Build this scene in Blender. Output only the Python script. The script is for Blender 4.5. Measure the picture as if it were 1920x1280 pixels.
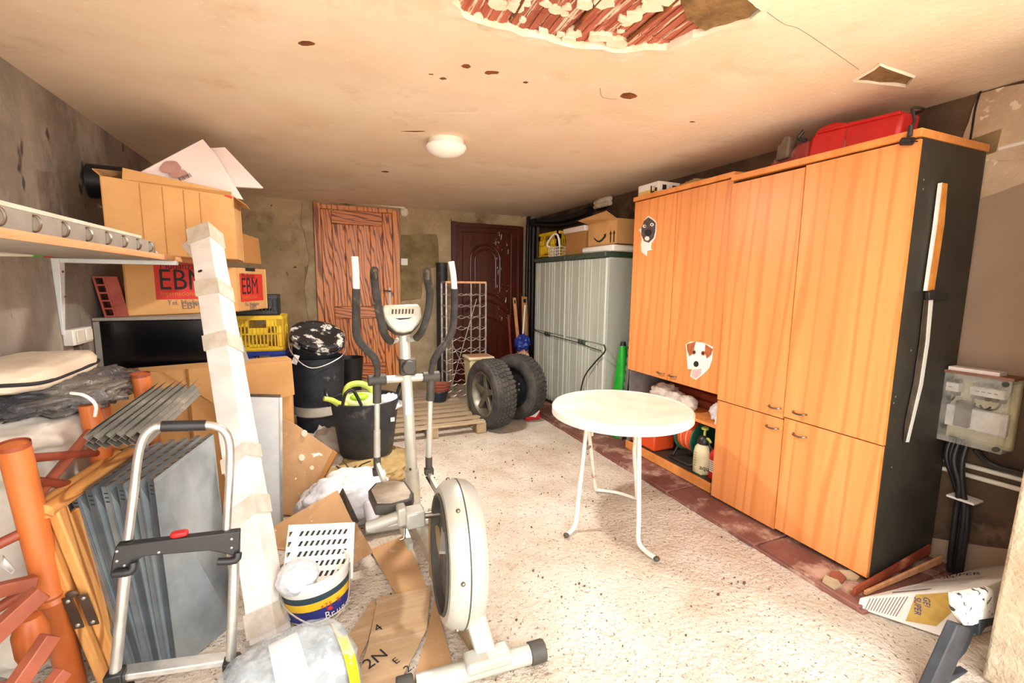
import bpy, bmesh, math, random
import numpy as np
from mathutils import Vector, Matrix, noise as mn

for _o in list(bpy.data.objects):
    bpy.data.objects.remove(_o)
SC = bpy.context.scene
COL = SC.collection
random.seed(7)
R = math.radians

# ------------------------------------------------------------------ camera
FPX = 850.0
EYE = Vector((0.0, 0.0, 1.5))
def _basis(yaw, pitch, roll):
    cy, sy, cp, sp = math.cos(yaw), math.sin(yaw), math.cos(pitch), math.sin(pitch)
    w = Vector((sy*cp, cy*cp, -sp)); r = Vector((cy, -sy, 0)); u = r.cross(w)
    c, s = math.cos(roll), math.sin(roll)
    return c*r + s*u, -s*r + c*u, w
CR, CU, CW = _basis(R(23.053), R(7.404), R(0.655))
cam = bpy.data.cameras.new('camera'); cam.sensor_width = 36; cam.lens = FPX/1920*36
cam.clip_start = 0.02; cam.clip_end = 200
camo = bpy.data.objects.new('camera', cam); COL.objects.link(camo)
_m = Matrix((CR, CU, -CW)).transposed().to_4x4(); _m.translation = EYE
camo.matrix_world = _m
SC.camera = camo
# survey helpers: a sight line of the photograph met with a real plane of the room
def _ray(u, v):
    return (u-960)/FPX*CR - (v-640)/FPX*CU + CW
def _pl(u, v, ax, val):
    d = _ray(u, v); return EYE + d*((val-EYE[ax])/d[ax])
def ax_(u, v, x): return _pl(u, v, 0, x)
def ay(u, v, y): return _pl(u, v, 1, y)
def az(u, v, z=0.0): return _pl(u, v, 2, z)

# ------------------------------------------------------------------ light
wd = bpy.data.worlds.new('sky'); SC.world = wd; wd.use_nodes = True
_bg = wd.node_tree.nodes['Background']
_bg.inputs[0].default_value = (1.0, 0.985, 0.965, 1); _bg.inputs[1].default_value = 5.0
_sl = bpy.data.lights.new('sun', 'SUN'); _sl.energy = 9.0; _sl.angle = R(2); _sl.color = (1, .97, .92)
_so = bpy.data.objects.new('sun', _sl); COL.objects.link(_so)
_so.rotation_euler = Vector((0.10, 0.13, -1)).to_track_quat('-Z', 'Y').to_euler()
_pt = bpy.data.lights.new('doorway_portal', 'AREA'); _pt.shape = 'RECTANGLE'; _pt.size = 3.5; _pt.size_y = 2.46
_po = bpy.data.objects.new('doorway_portal', _pt); COL.objects.link(_po)
_po.location = (0.5, 0.44, 1.23); _po.rotation_euler = (R(90), 0, 0)
_pt.cycles.is_portal = True
FILL_POWER = 48.0
SC.view_settings.view_transform = 'Standard'; SC.view_settings.look = 'None'
SC.view_settings.gamma = 1.0; SC.view_settings.use_curve_mapping = False
SC.view_settings.exposure = 0.24
try:
    SC.cycles.diffuse_bounces = 6; SC.cycles.max_bounces = 14; SC.cycles.sample_clamp_indirect = 8.0
    SC.cycles.use_denoising = True
except Exception:
    pass

# ------------------------------------------------------------------ materials
def lin(c):
    if isinstance(c, str):
        c = [int(c[i:i+2], 16)/255 for i in (0, 2, 4)]
    else:
        c = [x/255 for x in c]
    return tuple(x/12.92 if x <= .04045 else ((x+.055)/1.055)**2.4 for x in c) + (1,)
class NT:
    def __init__(s, name):
        s.m = bpy.data.materials.new(name); s.m.use_nodes = True
        s.t = s.m.node_tree; s.n = s.t.nodes; s.b = s.n['Principled BSDF']
        s.tc = s.n.new('ShaderNodeTexCoord')
    def link(s, a, b): s.t.links.new(a, b)
    def mapped(s, sc=(1, 1, 1), rot=(0, 0, 0)):
        m = s.n.new('ShaderNodeMapping'); m.inputs['Scale'].default_value = sc; m.inputs['Rotation'].default_value = rot
        s.link(s.tc.outputs['Object'], m.inputs[0]); return m.outputs[0]
    def noise(s, vec, scale, detail=5, rough=.6, dist=0):
        n = s.n.new('ShaderNodeTexNoise'); n.inputs['Scale'].default_value = scale
        n.inputs['Detail'].default_value = detail; n.inputs['Roughness'].default_value = rough
        n.inputs['Distortion'].default_value = dist; s.link(vec, n.inputs['Vector']); return n.outputs[0]
    def ramp(s, fac, lo, hi):
        r = s.n.new('ShaderNodeMapRange'); r.inputs[1].default_value = lo; r.inputs[2].default_value = hi
        s.link(fac, r.inputs[0]); return r.outputs[0]
    def mix(s, fac, a, b):
        m = s.n.new('ShaderNodeMix'); m.data_type = 'RGBA'
        if isinstance(fac, (int, float)): m.inputs[0].default_value = fac
        else: s.link(fac, m.inputs[0])
        for k, x in ((6, a), (7, b)):
            if isinstance(x, tuple): m.inputs[k].default_value = x
            else: s.link(x, m.inputs[k])
        return m.outputs[2]
    def bump(s, h, strength, dist=.01, prev=None):
        b = s.n.new('ShaderNodeBump'); b.inputs['Strength'].default_value = strength; b.inputs['Distance'].default_value = dist
        s.link(h, b.inputs['Height'])
        if prev is not None: s.link(prev, b.inputs['Normal'])
        s.link(b.outputs[0], s.b.inputs['Normal']); return b.outputs[0]
    def fin(s, col, rough=.6, metal=0, spec=None):
        if isinstance(col, tuple): s.b.inputs['Base Color'].default_value = col
        else: s.link(col, s.b.inputs['Base Color'])
        s.b.inputs['Roughness'].default_value = rough; s.b.inputs['Metallic'].default_value = metal
        if spec is not None: s.b.inputs['Specular IOR Level'].default_value = spec
        return s.m
def mat(name, c, c2=None, sc=7, rough=.6, metal=0, bump=.15, bsc=60, bdist=.004, dirt=None, dlo=.55, dhi=.7, dsc=4,
        speck=None, ssc=120, slo=.66, st=(1, 1, 1), rand=0, spec=None, lo=.35, hi=.65, det=5):
    t = NT(name); v = t.mapped(st); c = lin(c)
    col = c
    if c2 is not None: col = t.mix(t.ramp(t.noise(v, sc, det), lo, hi), c, lin(c2))
    if dirt is not None: col = t.mix(t.ramp(t.noise(v, dsc, 8, .68), dlo, dhi), col, lin(dirt))
    if speck is not None: col = t.mix(t.ramp(t.noise(v, ssc, 2), slo, slo+.04), col, lin(speck))
    if rand:
        oi = t.n.new('ShaderNodeObjectInfo'); hs = t.n.new('ShaderNodeHueSaturation')
        t.link(t.ramp(oi.outputs['Random'], 0, 1), hs.inputs['Value'])
        mr = hs.inputs['Value'].links[0].from_node; mr.inputs[3].default_value = 1-rand; mr.inputs[4].default_value = 1+rand
        if isinstance(col, tuple): hs.inputs['Color'].default_value = col
        else: t.link(col, hs.inputs['Color'])
        col = hs.outputs[0]
    if bump: t.bump(t.noise(v, bsc, 4), bump, bdist)
    return t.fin(col, rough, metal, spec)
def wood(name, c, c2, ax=2, sc=5, stretch=.08, rough=.45, bump=.1, line=.0, dark=None, gs=1.6, gd=9, rand=.0, dirt=None, dlo=.6, dhi=.75):
    t = NT(name); s3 = [1, 1, 1]; s3[ax] = stretch; v = t.mapped(tuple(s3))
    g = t.noise(v, sc*4, 6, .62, .6)
    col = t.mix(t.ramp(g, .35, .65), lin(c), lin(c2))
    if dark is not None:
        w = t.n.new('ShaderNodeTexWave'); w.wave_type = 'BANDS'; w.bands_direction = 'DIAGONAL'; w.inputs['Scale'].default_value = sc*gs
        w.inputs['Distortion'].default_value = gd; w.inputs['Detail'].default_value = 2; w.inputs['Detail Scale'].default_value = .9; w.inputs['Detail Roughness'].default_value = .45
        oi = t.n.new('ShaderNodeObjectInfo'); ad = t.n.new('ShaderNodeVectorMath'); ad.operation = 'ADD'
        cb = t.n.new('ShaderNodeVectorMath'); cb.operation = 'SCALE'; cb.inputs[0].default_value = (3, 5, 2)
        t.link(oi.outputs['Random'], cb.inputs['Scale']); t.link(v, ad.inputs[0]); t.link(cb.outputs[0], ad.inputs[1])
        t.link(ad.outputs[0], w.inputs[0])
        col = t.mix(t.ramp(w.outputs[1], 1-line, 1.0), col, lin(dark))
    if dirt is not None: col = t.mix(t.ramp(t.noise(t.mapped(), 5, 8, .7), dlo, dhi), col, lin(dirt))
    if rand:
        oi = t.n.new('ShaderNodeObjectInfo'); hs = t.n.new('ShaderNodeHueSaturation')
        mr = t.n.new('ShaderNodeMapRange'); mr.inputs[3].default_value = 1-rand; mr.inputs[4].default_value = 1+rand
        t.link(oi.outputs['Random'], mr.inputs[0]); t.link(mr.outputs[0], hs.inputs['Value']); t.link(col, hs.inputs['Color']); col = hs.outputs[0]
    t.bump(g, bump, .003)
    return t.fin(col, rough)
def clear(name, c, alpha=.35, rough=.2, bump=.5, bsc=25, bd=.01):
    t = NT(name); v = t.mapped(); n = t.noise(v, bsc, 6, .65)
    t.bump(n, bump, bd)
    mr = t.n.new('ShaderNodeMapRange'); mr.inputs[3].default_value = alpha-.15; mr.inputs[4].default_value = min(1, alpha+.25)
    t.link(t.ramp(n, .35, .65), mr.inputs[0]); t.link(mr.outputs[0], t.b.inputs['Alpha'])
    return t.fin(lin(c), rough)

# ------------------------------------------------------------------ mesh builder
V3 = Vector
def perp(d):
    d = V3(d).normalized(); a = V3((0, 0, 1)) if abs(d.z) < .9 else V3((1, 0, 0))
    x = a.cross(d).normalized(); return x, d.cross(x)
class MB:
    def __init__(s): s.v = []; s.f = []
    def add(s, vs, fs):
        o = len(s.v); s.v += [tuple(p) for p in vs]; s.f += [tuple(i+o for i in f) for f in fs]; return s
    def hexa(s, p):
        return s.add(p, [(3, 2, 1, 0), (4, 5, 6, 7), (0, 1, 5, 4), (1, 2, 6, 5), (2, 3, 7, 6), (3, 0, 4, 7)])
    def box(s, x0, x1, y0, y1, z0, z1):
        return s.hexa([(x0, y0, z0), (x1, y0, z0), (x1, y1, z0), (x0, y1, z0), (x0, y0, z1), (x1, y0, z1), (x1, y1, z1), (x0, y1, z1)])
    def obox(s, c, e1, e2, e3):
        c, e1, e2, e3 = V3(c), V3(e1)/2, V3(e2)/2, V3(e3)/2
        return s.hexa([c-e1-e2-e3, c+e1-e2-e3, c+e1+e2-e3, c-e1+e2-e3, c-e1-e2+e3, c+e1-e2+e3, c+e1+e2+e3, c-e1+e2+e3])
    def bar(s, p, q, w, h, up=(0, 0, 1)):
        p, q = V3(p), V3(q); d = (q-p); x = d.cross(V3(up)).normalized(); u = x.cross(d).normalized()
        return s.obox((p+q)/2, d, x*w, u*h)
    def cyl(s, p, q, r, r2=None, n=14, caps=True):
        p, q = V3(p), V3(q); r2 = r if r2 is None else r2; x, y = perp(q-p); vs = []
        for c, rr in ((p, r), (q, r2)):
            vs += [c+(x*math.cos(2*math.pi*i/n)+y*math.sin(2*math.pi*i/n))*rr for i in range(n)]
        fs = [(i, (i+1) % n, n+(i+1) % n, n+i) for i in range(n)]
        if caps: fs += [tuple(range(n-1, -1, -1)), tuple(range(n, 2*n))]
        return s.add(vs, fs)
    def tube(s, pts, r, n=10, sub=0, closed=False):
        P = [V3(p) for p in pts]
        if sub: P = spline(P, sub, closed)
        m = len(P); vs = []; x = None
        for i in range(m):
            if closed: d = P[(i+1) % m]-P[i-1]
            else: d = P[min(i+1, m-1)]-P[max(i-1, 0)]
            if d.length < 1e-9: d = V3((0, 0, 1))
            d.normalize()
            if x is None: x, y = perp(d)
            else:
                x = (x-d*x.dot(d)); x = x.normalized() if x.length > 1e-6 else perp(d)[0]; y = d.cross(x)
            rr = r[i] if isinstance(r, (list, tuple)) and len(r) == m else (r if not isinstance(r, (list, tuple)) else r[0]+(r[1]-r[0])*i/(m-1))
            vs += [P[i]+(x*math.cos(2*math.pi*k/n)+y*math.sin(2*math.pi*k/n))*rr for k in range(n)]
        fs = []
        for i in range(m if closed else m-1):
            a, b = i*n, ((i+1) % m)*n
            fs += [(a+k, a+(k+1) % n, b+(k+1) % n, b+k) for k in range(n)]
        if not closed: fs += [tuple(range(n-1, -1, -1)), tuple(range((m-1)*n, m*n))]
        return s.add(vs, fs)
    def lathe(s, prof, c, axis=(0, 0, 1), n=32, sq=1.0):
        c = V3(c); a = V3(axis).normalized(); x, y = perp(a); vs = []; fs = []; m = len(prof)
        for r, h in prof:
            vs += [c+a*h+(x*math.cos(2*math.pi*i/n)+y*math.sin(2*math.pi*i/n)*sq)*max(r, 1e-4) for i in range(n)]
        for j in range(m-1):
            fs += [(j*n+i, j*n+(i+1) % n, (j+1)*n+(i+1) % n, (j+1)*n+i) for i in range(n)]
        return s.add(vs, fs)
    def prism(s, poly, vec):
        P = [V3(p) for p in poly]; n = len(P); v = V3(vec)
        return s.add(P+[p+v for p in P], [tuple(range(n-1, -1, -1)), tuple(range(n, 2*n))]+[(i, (i+1) % n, n+(i+1) % n, n+i) for i in range(n)])
    def plate(s, quad, th):
        P = [V3(p) for p in quad]; nn = (P[1]-P[0]).cross(P[-1]-P[0]).normalized()
        return s.prism(P, nn*th)
    def grid(s, fn, nu, nv, th=0):
        vs = [V3(fn(i/nu, j/nv)) for j in range(nv+1) for i in range(nu+1)]
        fs = [(j*(nu+1)+i, j*(nu+1)+i+1, (j+1)*(nu+1)+i+1, (j+1)*(nu+1)+i) for j in range(nv) for i in range(nu)]
        return s.add(vs, fs)
    def blob(s, c, rx, ry, rz, amp=.15, fr=3, seed=0, e=1.0, rot=None, n=28, m=18, flat=None):
        c = V3(c); vs = []; fs = []
        for j in range(m+1):
            th = math.pi*j/m
            for i in range(n):
                ph = 2*math.pi*i/n
                d = V3((math.sin(th)*math.cos(ph), math.sin(th)*math.sin(ph), math.cos(th)))
                q = V3([math.copysign(abs(k)**e, k) for k in d])
                k = 1+amp*mn.fractal(d*fr+V3((seed*7.3, seed, 0)), 1, 2, 4)
                k += amp*.5*abs(mn.noise(d*fr*2.7+V3((0, seed*3.1, 5))))
                p = V3((q.x*rx, q.y*ry, q.z*rz))*k
                if flat is not None: p.z = max(p.z, flat)
                if rot is not None: p = rot @ p
                vs.append(c+p)
        for j in range(m):
            fs += [(j*n+i, (j+1)*n+i, (j+1)*n+(i+1) % n, j*n+(i+1) % n) for i in range(n)]
        return s.add(vs, fs)
def spline(P, sub, closed=False):
    out = []; n = len(P)
    for i in range(n if closed else n-1):
        if closed: a, b, c, d = P[i-1], P[i], P[(i+1) % n], P[(i+2) % n]
        else: a, b, c, d = P[max(i-1, 0)], P[i], P[i+1], P[min(i+2, n-1)]
        for k in range(sub):
            t = k/sub
            out.append(.5*((2*b)+(c-a)*t+(2*a-5*b+4*c-d)*t*t+(3*b-a-3*c+d)*t**3))
    if not closed: out.append(P[-1])
    return out
def wloc(o):
    l = V3(o.location)
    while o.parent: o = o.parent; l = l+V3(o.location)
    return l
def ob(name, mb, m, parent=None, loc=None, bev=0, weld=False, smooth=38, kind=None, label=None, double=None):
    me = bpy.data.meshes.new(name)
    base = wloc(parent) if parent else V3((0, 0, 0))
    l = V3(loc) if loc is not None else None
    org = (l if l is not None else base)
    me.from_pydata([(p[0]-org.x, p[1]-org.y, p[2]-org.z) for p in mb.v], [], mb.f)
    bm = bmesh.new(); bm.from_mesh(me)
    if weld: bmesh.ops.remove_doubles(bm, verts=bm.verts, dist=1e-5)
    bmesh.ops.recalc_face_normals(bm, faces=bm.faces); bm.to_mesh(me); bm.free()
    if name.endswith(('_bag', '_bundle', 'cloth', 'mattress', 'scrap', 'film', 'jug', 'sack_body', 'bale')): smooth = 179
    for p in me.polygons: p.use_smooth = True
    me.set_sharp_from_angle(angle=R(smooth))
    me.materials.append(m)
    o = bpy.data.objects.new(name, me); COL.objects.link(o)
    if parent: o.parent = parent
    o.location = org-base if parent else org
    if bev:
        b = o.modifiers.new('bevel', 'BEVEL'); b.width = bev; b.segments = 2; b.limit_method = 'ANGLE'; b.angle_limit = R(40)
    if kind: o['kind'] = kind
    if label: o['label'] = label
    return o
def thing(name, label, cat, loc, group=None):
    o = bpy.data.objects.new(name, None); COL.objects.link(o); o.empty_display_size = .1
    o.location = V3(loc); tag(o, label, cat, group); return o
def tag(o, label, cat, group=None):
    o['label'] = label; o['category'] = cat
    if group: o['group'] = group
    return o
def copy_tree(o, parent=None):
    c = o.copy(); COL.objects.link(c); c.parent = parent
    for ch in list(o.children): copy_tree(ch, c)
    return c
def single(name, label, cat, mb, m, loc, group=None, **k):
    return tag(ob(name, mb, m, loc=loc, **k), label, cat, group)
def text(name, s, size, o, ex, ey, m, parent, th=.0012, sx=1.0):
    cu = bpy.data.curves.new('lettering_curve', 'FONT'); cu.body = s; cu.size = 1; cu.extrude = 0; cu.align_x = 'LEFT'; cu.resolution_u = 3
    tmp = bpy.data.objects.new('lettering_tmp', cu); me = tmp.to_mesh()
    ex, ey, o = V3(ex).normalized(), V3(ey).normalized(), V3(o); nn = ex.cross(ey)
    mb = MB(); mb.add([o+ex*v.co.x*size*sx+ey*v.co.y*size+nn*th for v in me.vertices], [tuple(p.vertices) for p in me.polygons])
    tmp.to_mesh_clear(); bpy.data.objects.remove(tmp); bpy.data.curves.remove(cu)
    return ob(name, mb, m, parent)
def frame(o, ex, ey):
    o = V3(o); ex = V3(ex).normalized(); ey = V3(ey).normalized(); nn = ex.cross(ey).normalized()
    return lambda x, y, z=0: o+ex*x+ey*y+nn*z
def flat(name, pts, m, parent, vec):
    return ob(name, MB().prism(pts, vec), m, parent)
def circ(f, x, y, r, n=14, ry=None, z=0):
    return [f(x+r*math.cos(2*math.pi*i/n), y+(ry or r)*math.sin(2*math.pi*i/n), z) for i in range(n)]
# ------------------------------------------------------------------ material palette
FLOOR = mat('rough_concrete', (218, 208, 194), (190, 174, 154), sc=2.2, rough=.95, bump=1.0, bsc=38, bdist=.02, dirt=(150, 122, 96), dlo=.6, dhi=.8, dsc=1.5, speck=(136, 122, 106), ssc=62, slo=.63)
PAVE = mat('sunlit_paving', (190, 176, 155), (170, 150, 128), rough=.9)
CEIL = mat('ceiling_paint', (240, 223, 201), (229, 207, 180), sc=1.4, rough=.9, bump=.35, bsc=30, bdist=.006, dirt=(212, 184, 154), dlo=.56, dhi=.8, dsc=2.6, speck=(244, 226, 200), ssc=34, slo=.70)
WLEFT = mat('stained_render', (158, 146, 132), (104, 94, 84), sc=1.6, rough=.95, bump=.5, bsc=16, bdist=.015, dirt=(186, 172, 156), dlo=.52, dhi=.72, dsc=2.3, speck=(70, 62, 54), ssc=7, slo=.66, st=(1, 1, .6))
WBACK = mat('old_cement_render', (192, 170, 134), (154, 134, 100), sc=1.8, rough=.95, bump=.5, bsc=18, bdist=.012, dirt=(104, 86, 60), dlo=.56, dhi=.72, dsc=1.7, speck=(80, 66, 46), ssc=16, slo=.7)
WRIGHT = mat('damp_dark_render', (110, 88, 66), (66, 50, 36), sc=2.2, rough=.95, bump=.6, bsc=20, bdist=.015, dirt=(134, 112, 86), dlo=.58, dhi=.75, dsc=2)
CEMENT = mat('cement_patching', (150, 132, 92), (116, 100, 66), sc=5, rough=.95, bump=.5, bsc=45, dirt=(96, 82, 58), dlo=.58, dhi=.75)
CEMENT2 = mat('pale_cement', (186, 168, 138), (160, 140, 108), sc=5, rough=.95, bump=.4, bsc=40)
PEEL = mat('rough_plaster', (206, 182, 154), (178, 150, 120), sc=3, rough=.95, bump=.8, bsc=22, bdist=.01, speck=(226, 208, 184), ssc=14, slo=.64)
SMOOTHP = mat('beige_wall_paint', (164, 140, 118), (146, 122, 100), sc=2, rough=.85, bump=.15, speck=(214, 198, 178), ssc=12, slo=.76)
JAMB = mat('pebbled_render', (196, 178, 154), (170, 150, 124), sc=7, rough=.95, bump=.9, bsc=55, bdist=.012)
GYP = mat('white_plaster', (240, 232, 214), (222, 208, 182), sc=10, rough=.9, bump=.4, bsc=60)
CLAY = mat('ceramic_block', (186, 108, 84), (160, 82, 62), sc=4, rough=.9, bump=.8, bsc=8, bdist=.006, st=(14, 1, 1), dirt=(232, 216, 194), dlo=.54, dhi=.6, dsc=3.5, rand=.12)
MORTAR = mat('brown_mortar', (150, 118, 76), (112, 84, 50), sc=12, rough=.95, bump=.9, bsc=40, bdist=.01)
RUST = mat('rusty_steel', (92, 56, 36), (150, 82, 30), sc=14, rough=.9, bump=.4)
REDT = mat('worn_red_floor_paint', (132, 86, 74), (108, 66, 56), sc=3, rough=.7, bump=.5, bsc=30, dirt=(176, 146, 128), dlo=.52, dhi=.62, dsc=4, rand=.08)
PINE = wood('varnished_pine', (228, 142, 70), (210, 120, 54), ax=2, sc=5, stretch=.13, rough=.4, line=.36, dark=(104, 40, 16), rand=.08, gs=2.6, gd=11)
PINEF = wood('varnished_pine_frame', (226, 150, 82), (208, 126, 62), ax=2, sc=5, stretch=.1, rough=.4, line=.2, dark=(126, 56, 24), rand=.05)
PINEH = wood('varnished_pine_rail', (226, 138, 68), (206, 114, 50), ax=0, sc=5, stretch=.13, rough=.4, line=.36, dark=(104, 40, 16), rand=.06, gs=2.6, gd=8)
MAHOG = wood('dark_mahogany', (88, 36, 20), (64, 24, 13), ax=2, sc=4, stretch=.1, rough=.3, dirt=(150, 110, 96), dlo=.70, dhi=.74)
CHERRY = wood('cherry_laminate', (220, 138, 76), (229, 152, 90), ax=2, sc=2.2, stretch=.05, rough=.42, bump=.03, line=.25, dark=(213, 130, 70), rand=.06, gs=3, gd=7)
CHERRYE = mat('cherry_edge', (226, 150, 82), (210, 128, 60), sc=12, rough=.45, bump=.05)
DSIDE = mat('dark_carcass', (58, 53, 44), (44, 40, 33), sc=4, rough=.55, bump=.08)
GSIDE = mat('grey_carcass', (126, 124, 124), (104, 102, 102), sc=9, rough=.6, bump=.15, speck=(190, 186, 182), ssc=40, slo=.72)
STEEL = mat('brushed_steel', (150, 140, 126), (120, 110, 98), rough=.3, metal=.9, bump=0)
ALU = mat('aluminium_tube', (214, 212, 206), (176, 174, 168), sc=9, rough=.32, metal=.75, bump=.05)
GALV = mat('galvanised_panel', (158, 166, 170), (112, 122, 128), sc=3, rough=.38, metal=.5, bump=.12, bsc=14, dirt=(146, 142, 132), dlo=.58, dhi=.8, rand=.14)
GALVK = mat('dark_galvanised_panel', (104, 112, 118), (74, 82, 88), sc=3, rough=.42, metal=.5, bump=.12, bsc=14, dirt=(140, 118, 100), dlo=.58, dhi=.8)
GALVD = mat('dusty_steel_angle', (120, 114, 102), (94, 90, 82), sc=8, rough=.6, metal=.35, bump=.2, dirt=(168, 156, 138), dlo=.5, dhi=.7)
RESIN = mat('grey_green_resin', (186, 190, 178), (172, 176, 164), sc=5, rough=.5, bump=.12, bsc=90, st=(1, 1, .2))
RESINE = mat('pale_resin_edge', (216, 220, 210), rough=.4, bump=0)
DGREEN = mat('dark_green_resin', (66, 84, 68), (54, 70, 56), rough=.5, bump=.05)
CARD = mat('brown_cardboard', (206, 158, 100), (190, 140, 84), sc=3, rough=.85, bump=.12, bsc=50, st=(1, 1, 1), rand=.08)
CARDD = mat('dusty_cardboard', (186, 148, 106), (166, 126, 86), sc=4, rough=.9, bump=.25, bsc=40, dirt=(214, 196, 170), dlo=.56, dhi=.7, speck=(236, 226, 210), ssc=18, slo=.7, rand=.08)
CARDF = mat('floor_cardboard', (188, 158, 122), (170, 138, 102), sc=3, rough=.9, bump=.3, bsc=30, st=(1, 8, 1), dirt=(206, 190, 168), dlo=.55, dhi=.75)
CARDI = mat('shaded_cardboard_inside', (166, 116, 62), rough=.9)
WCARD = mat('white_wrapped_card', (232, 228, 222), (214, 206, 198), sc=5, rough=.6, bump=.25, bsc=14, bdist=.006, st=(1, 1, 2))
TAPE = mat('clear_brown_tape', (212, 204, 192), (194, 180, 160), sc=16, rough=.3, bump=.5, bsc=30)
WHITE = mat('white_plastic', (236, 232, 222), rough=.4, bump=0)
WHITED = mat('dusty_white_plastic', (232, 226, 212), (214, 204, 186), sc=5, rough=.5, bump=.1, dirt=(190, 174, 150), dlo=.66, dhi=.82)
WMET = mat('white_enamel', (224, 228, 228), (210, 214, 214), rough=.35, bump=.03)
RUSTW = mat('rusting_white_enamel', (238, 232, 220), (226, 214, 196), rough=.4, bump=.1, dirt=(170, 112, 66), dlo=.62, dhi=.7, dsc=7)
BLACK = mat('black_plastic', (24, 24, 25), (36, 36, 37), sc=9, rough=.42, bump=.1)
BLACKD = mat('dusty_black_rubber', (32, 36, 42), (56, 60, 66), sc=6, rough=.55, bump=.35, bsc=30, dirt=(132, 130, 126), dlo=.60, dhi=.76, dsc=5)
GLOSSB = mat('gloss_black', (4, 9, 14), rough=.18, bump=0)
FOAMB = mat('worn_foam_grip', (66, 62, 58), (42, 40, 38), sc=12, rough=.85, bump=.4, bsc=70, dirt=(128, 122, 112), dlo=.6, dhi=.75, dsc=9)
TYRE = mat('dusty_tyre_rubber', (52, 50, 48), (78, 74, 68), sc=8, rough=.85, bump=.35, bsc=40)
SILVER = mat('silver_paint', (196, 196, 188), (176, 174, 162), sc=4, rough=.35, metal=.3, bump=.05, dirt=(212, 202, 158), dlo=.55, dhi=.8, dsc=3)
DGREY = mat('dark_grey_plastic', (72, 68, 60), (58, 54, 48), rough=.6, bump=.1)
YEL = mat('yellow_plastic', (240, 204, 44), (226, 178, 30), rough=.45, bump=.05)
BLUEP = mat('blue_plastic', (30, 52, 140), rough=.45, bump=.05)
REDP = mat('red_plastic', (204, 30, 30), (178, 24, 26), rough=.4, bump=.05)
ORP = mat('orange_red_plastic', (220, 78, 34), rough=.45, bump=.05)
GREENP = mat('green_plastic', (22, 176, 40), (14, 150, 30), rough=.4, bump=.05)
LIME = mat('lime_plastic', (200, 214, 96), (182, 200, 80), rough=.4, bump=0)
CREAMP = mat('cream_plastic', (222, 212, 172), (206, 192, 148), rough=.45, bump=.04)
OPAL = mat('opal_glass', (244, 238, 226), rough=.25, bump=0)
TERRA = mat('terracotta', (150, 84, 62), (128, 68, 50), rough=.8, bump=.2)
NAVY = mat('navy_glaze', (44, 54, 62), (34, 42, 50), rough=.35, bump=.05)
PALW = wood('weathered_pallet_wood', (186, 166, 136), (158, 136, 106), ax=0, sc=5, stretch=.1, rough=.85, bump=.3, rand=.1, dirt=(120, 98, 72), dlo=.62, dhi=.8)
PALY = wood('weathered_pallet_block', (176, 154, 122), (148, 124, 94), ax=1, sc=5, stretch=.2, rough=.85, bump=.3, rand=.1)
SHELFW = wood('raw_pine_edge', (226, 170, 122), (204, 140, 92), ax=1, sc=5, stretch=.08, rough=.6, bump=.1)
GREYL = mat('grey_laminate', (168, 162, 152), (150, 144, 134), rough=.6, bump=.05)
ORW = mat('orange_stained_wood', (200, 112, 54), (166, 80, 32), sc=5, rough=.38, bump=.1, st=(1, 1, .3), dirt=(240, 150, 70), dlo=.6, dhi=.8)
REDW = mat('red_brown_wood', (150, 70, 42), (118, 48, 30), sc=6, rough=.5, bump=.15, dirt=(192, 128, 96), dlo=.6, dhi=.75)
REDW2 = mat('red_stained_slat', (160, 88, 62), (132, 66, 46), sc=5, rough=.5, bump=.1)
HONEY = wood('honey_wood', (214, 160, 94), (188, 124, 62), ax=2, sc=5, stretch=.1, rough=.5, bump=.15, line=.15, dark=(150, 92, 42))
HONEYY = wood('honey_wood_rail', (214, 160, 94), (188, 124, 62), ax=1, sc=5, stretch=.1, rough=.5, bump=.05, line=.15, dark=(150, 92, 42))
CLOTH = mat('cream_cloth', (222, 206, 184), (204, 184, 160), sc=4, rough=.9, bump=.25, bsc=40)
CLOTHW = mat('off_white_cloth', (214, 206, 194), (190, 178, 164), sc=5, rough=.9, bump=.3, bsc=25)
GREYBAG = mat('crumpled_dark_film', (58, 60, 68), (116, 108, 98), sc=4, rough=.4, bump=.9, bsc=16, bdist=.02)
WBAG = mat('white_film', (222, 222, 224), (200, 200, 204), sc=5, rough=.35, bump=.6, bsc=14, bdist=.015)
FILM = clear('clear_wrapping_film', (216, 226, 232), .30, .15, .35, 14)
FILMC = clear('clear_acrylic', (206, 204, 194), .17, .10, .02, 6)
BRICK = mat('hollow_red_brick', (176, 92, 76), (150, 70, 58), sc=9, rough=.9, bump=.4)
INK = mat('black_ink', (28, 26, 28), rough=.7, bump=0)
INKB = mat('blue_ink', (36, 44, 120), rough=.6, bump=0)
INKR = mat('red_ink', (196, 46, 36), rough=.7, bump=0)
INKG = mat('grey_ink', (120, 108, 100), rough=.7, bump=0)
INKO = mat('orange_print', (198, 120, 50), rough=.7, bump=0)
PAPER = mat('white_paper', (236, 232, 226), (222, 216, 208), sc=8, rough=.7, bump=.08)
PINK = mat('pale_foam_board', (228, 212, 206), (218, 200, 194), sc=4, rough=.8, bump=.08)
GOLD = mat('gold_print', (196, 160, 70), (160, 120, 40), sc=7, rough=.5, bump=.1)
ZINC = mat('wire_zinc', (192, 186, 176), (150, 142, 132), sc=20, rough=.4, metal=.6, bump=0)
STRAW = mat('dry_straw', (196, 170, 116), (160, 134, 84), rough=.9, bump=.4)
BRASS = mat('aged_bronze', (92, 72, 58), (70, 54, 44), rough=.5, metal=.5, bump=.2)

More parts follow.
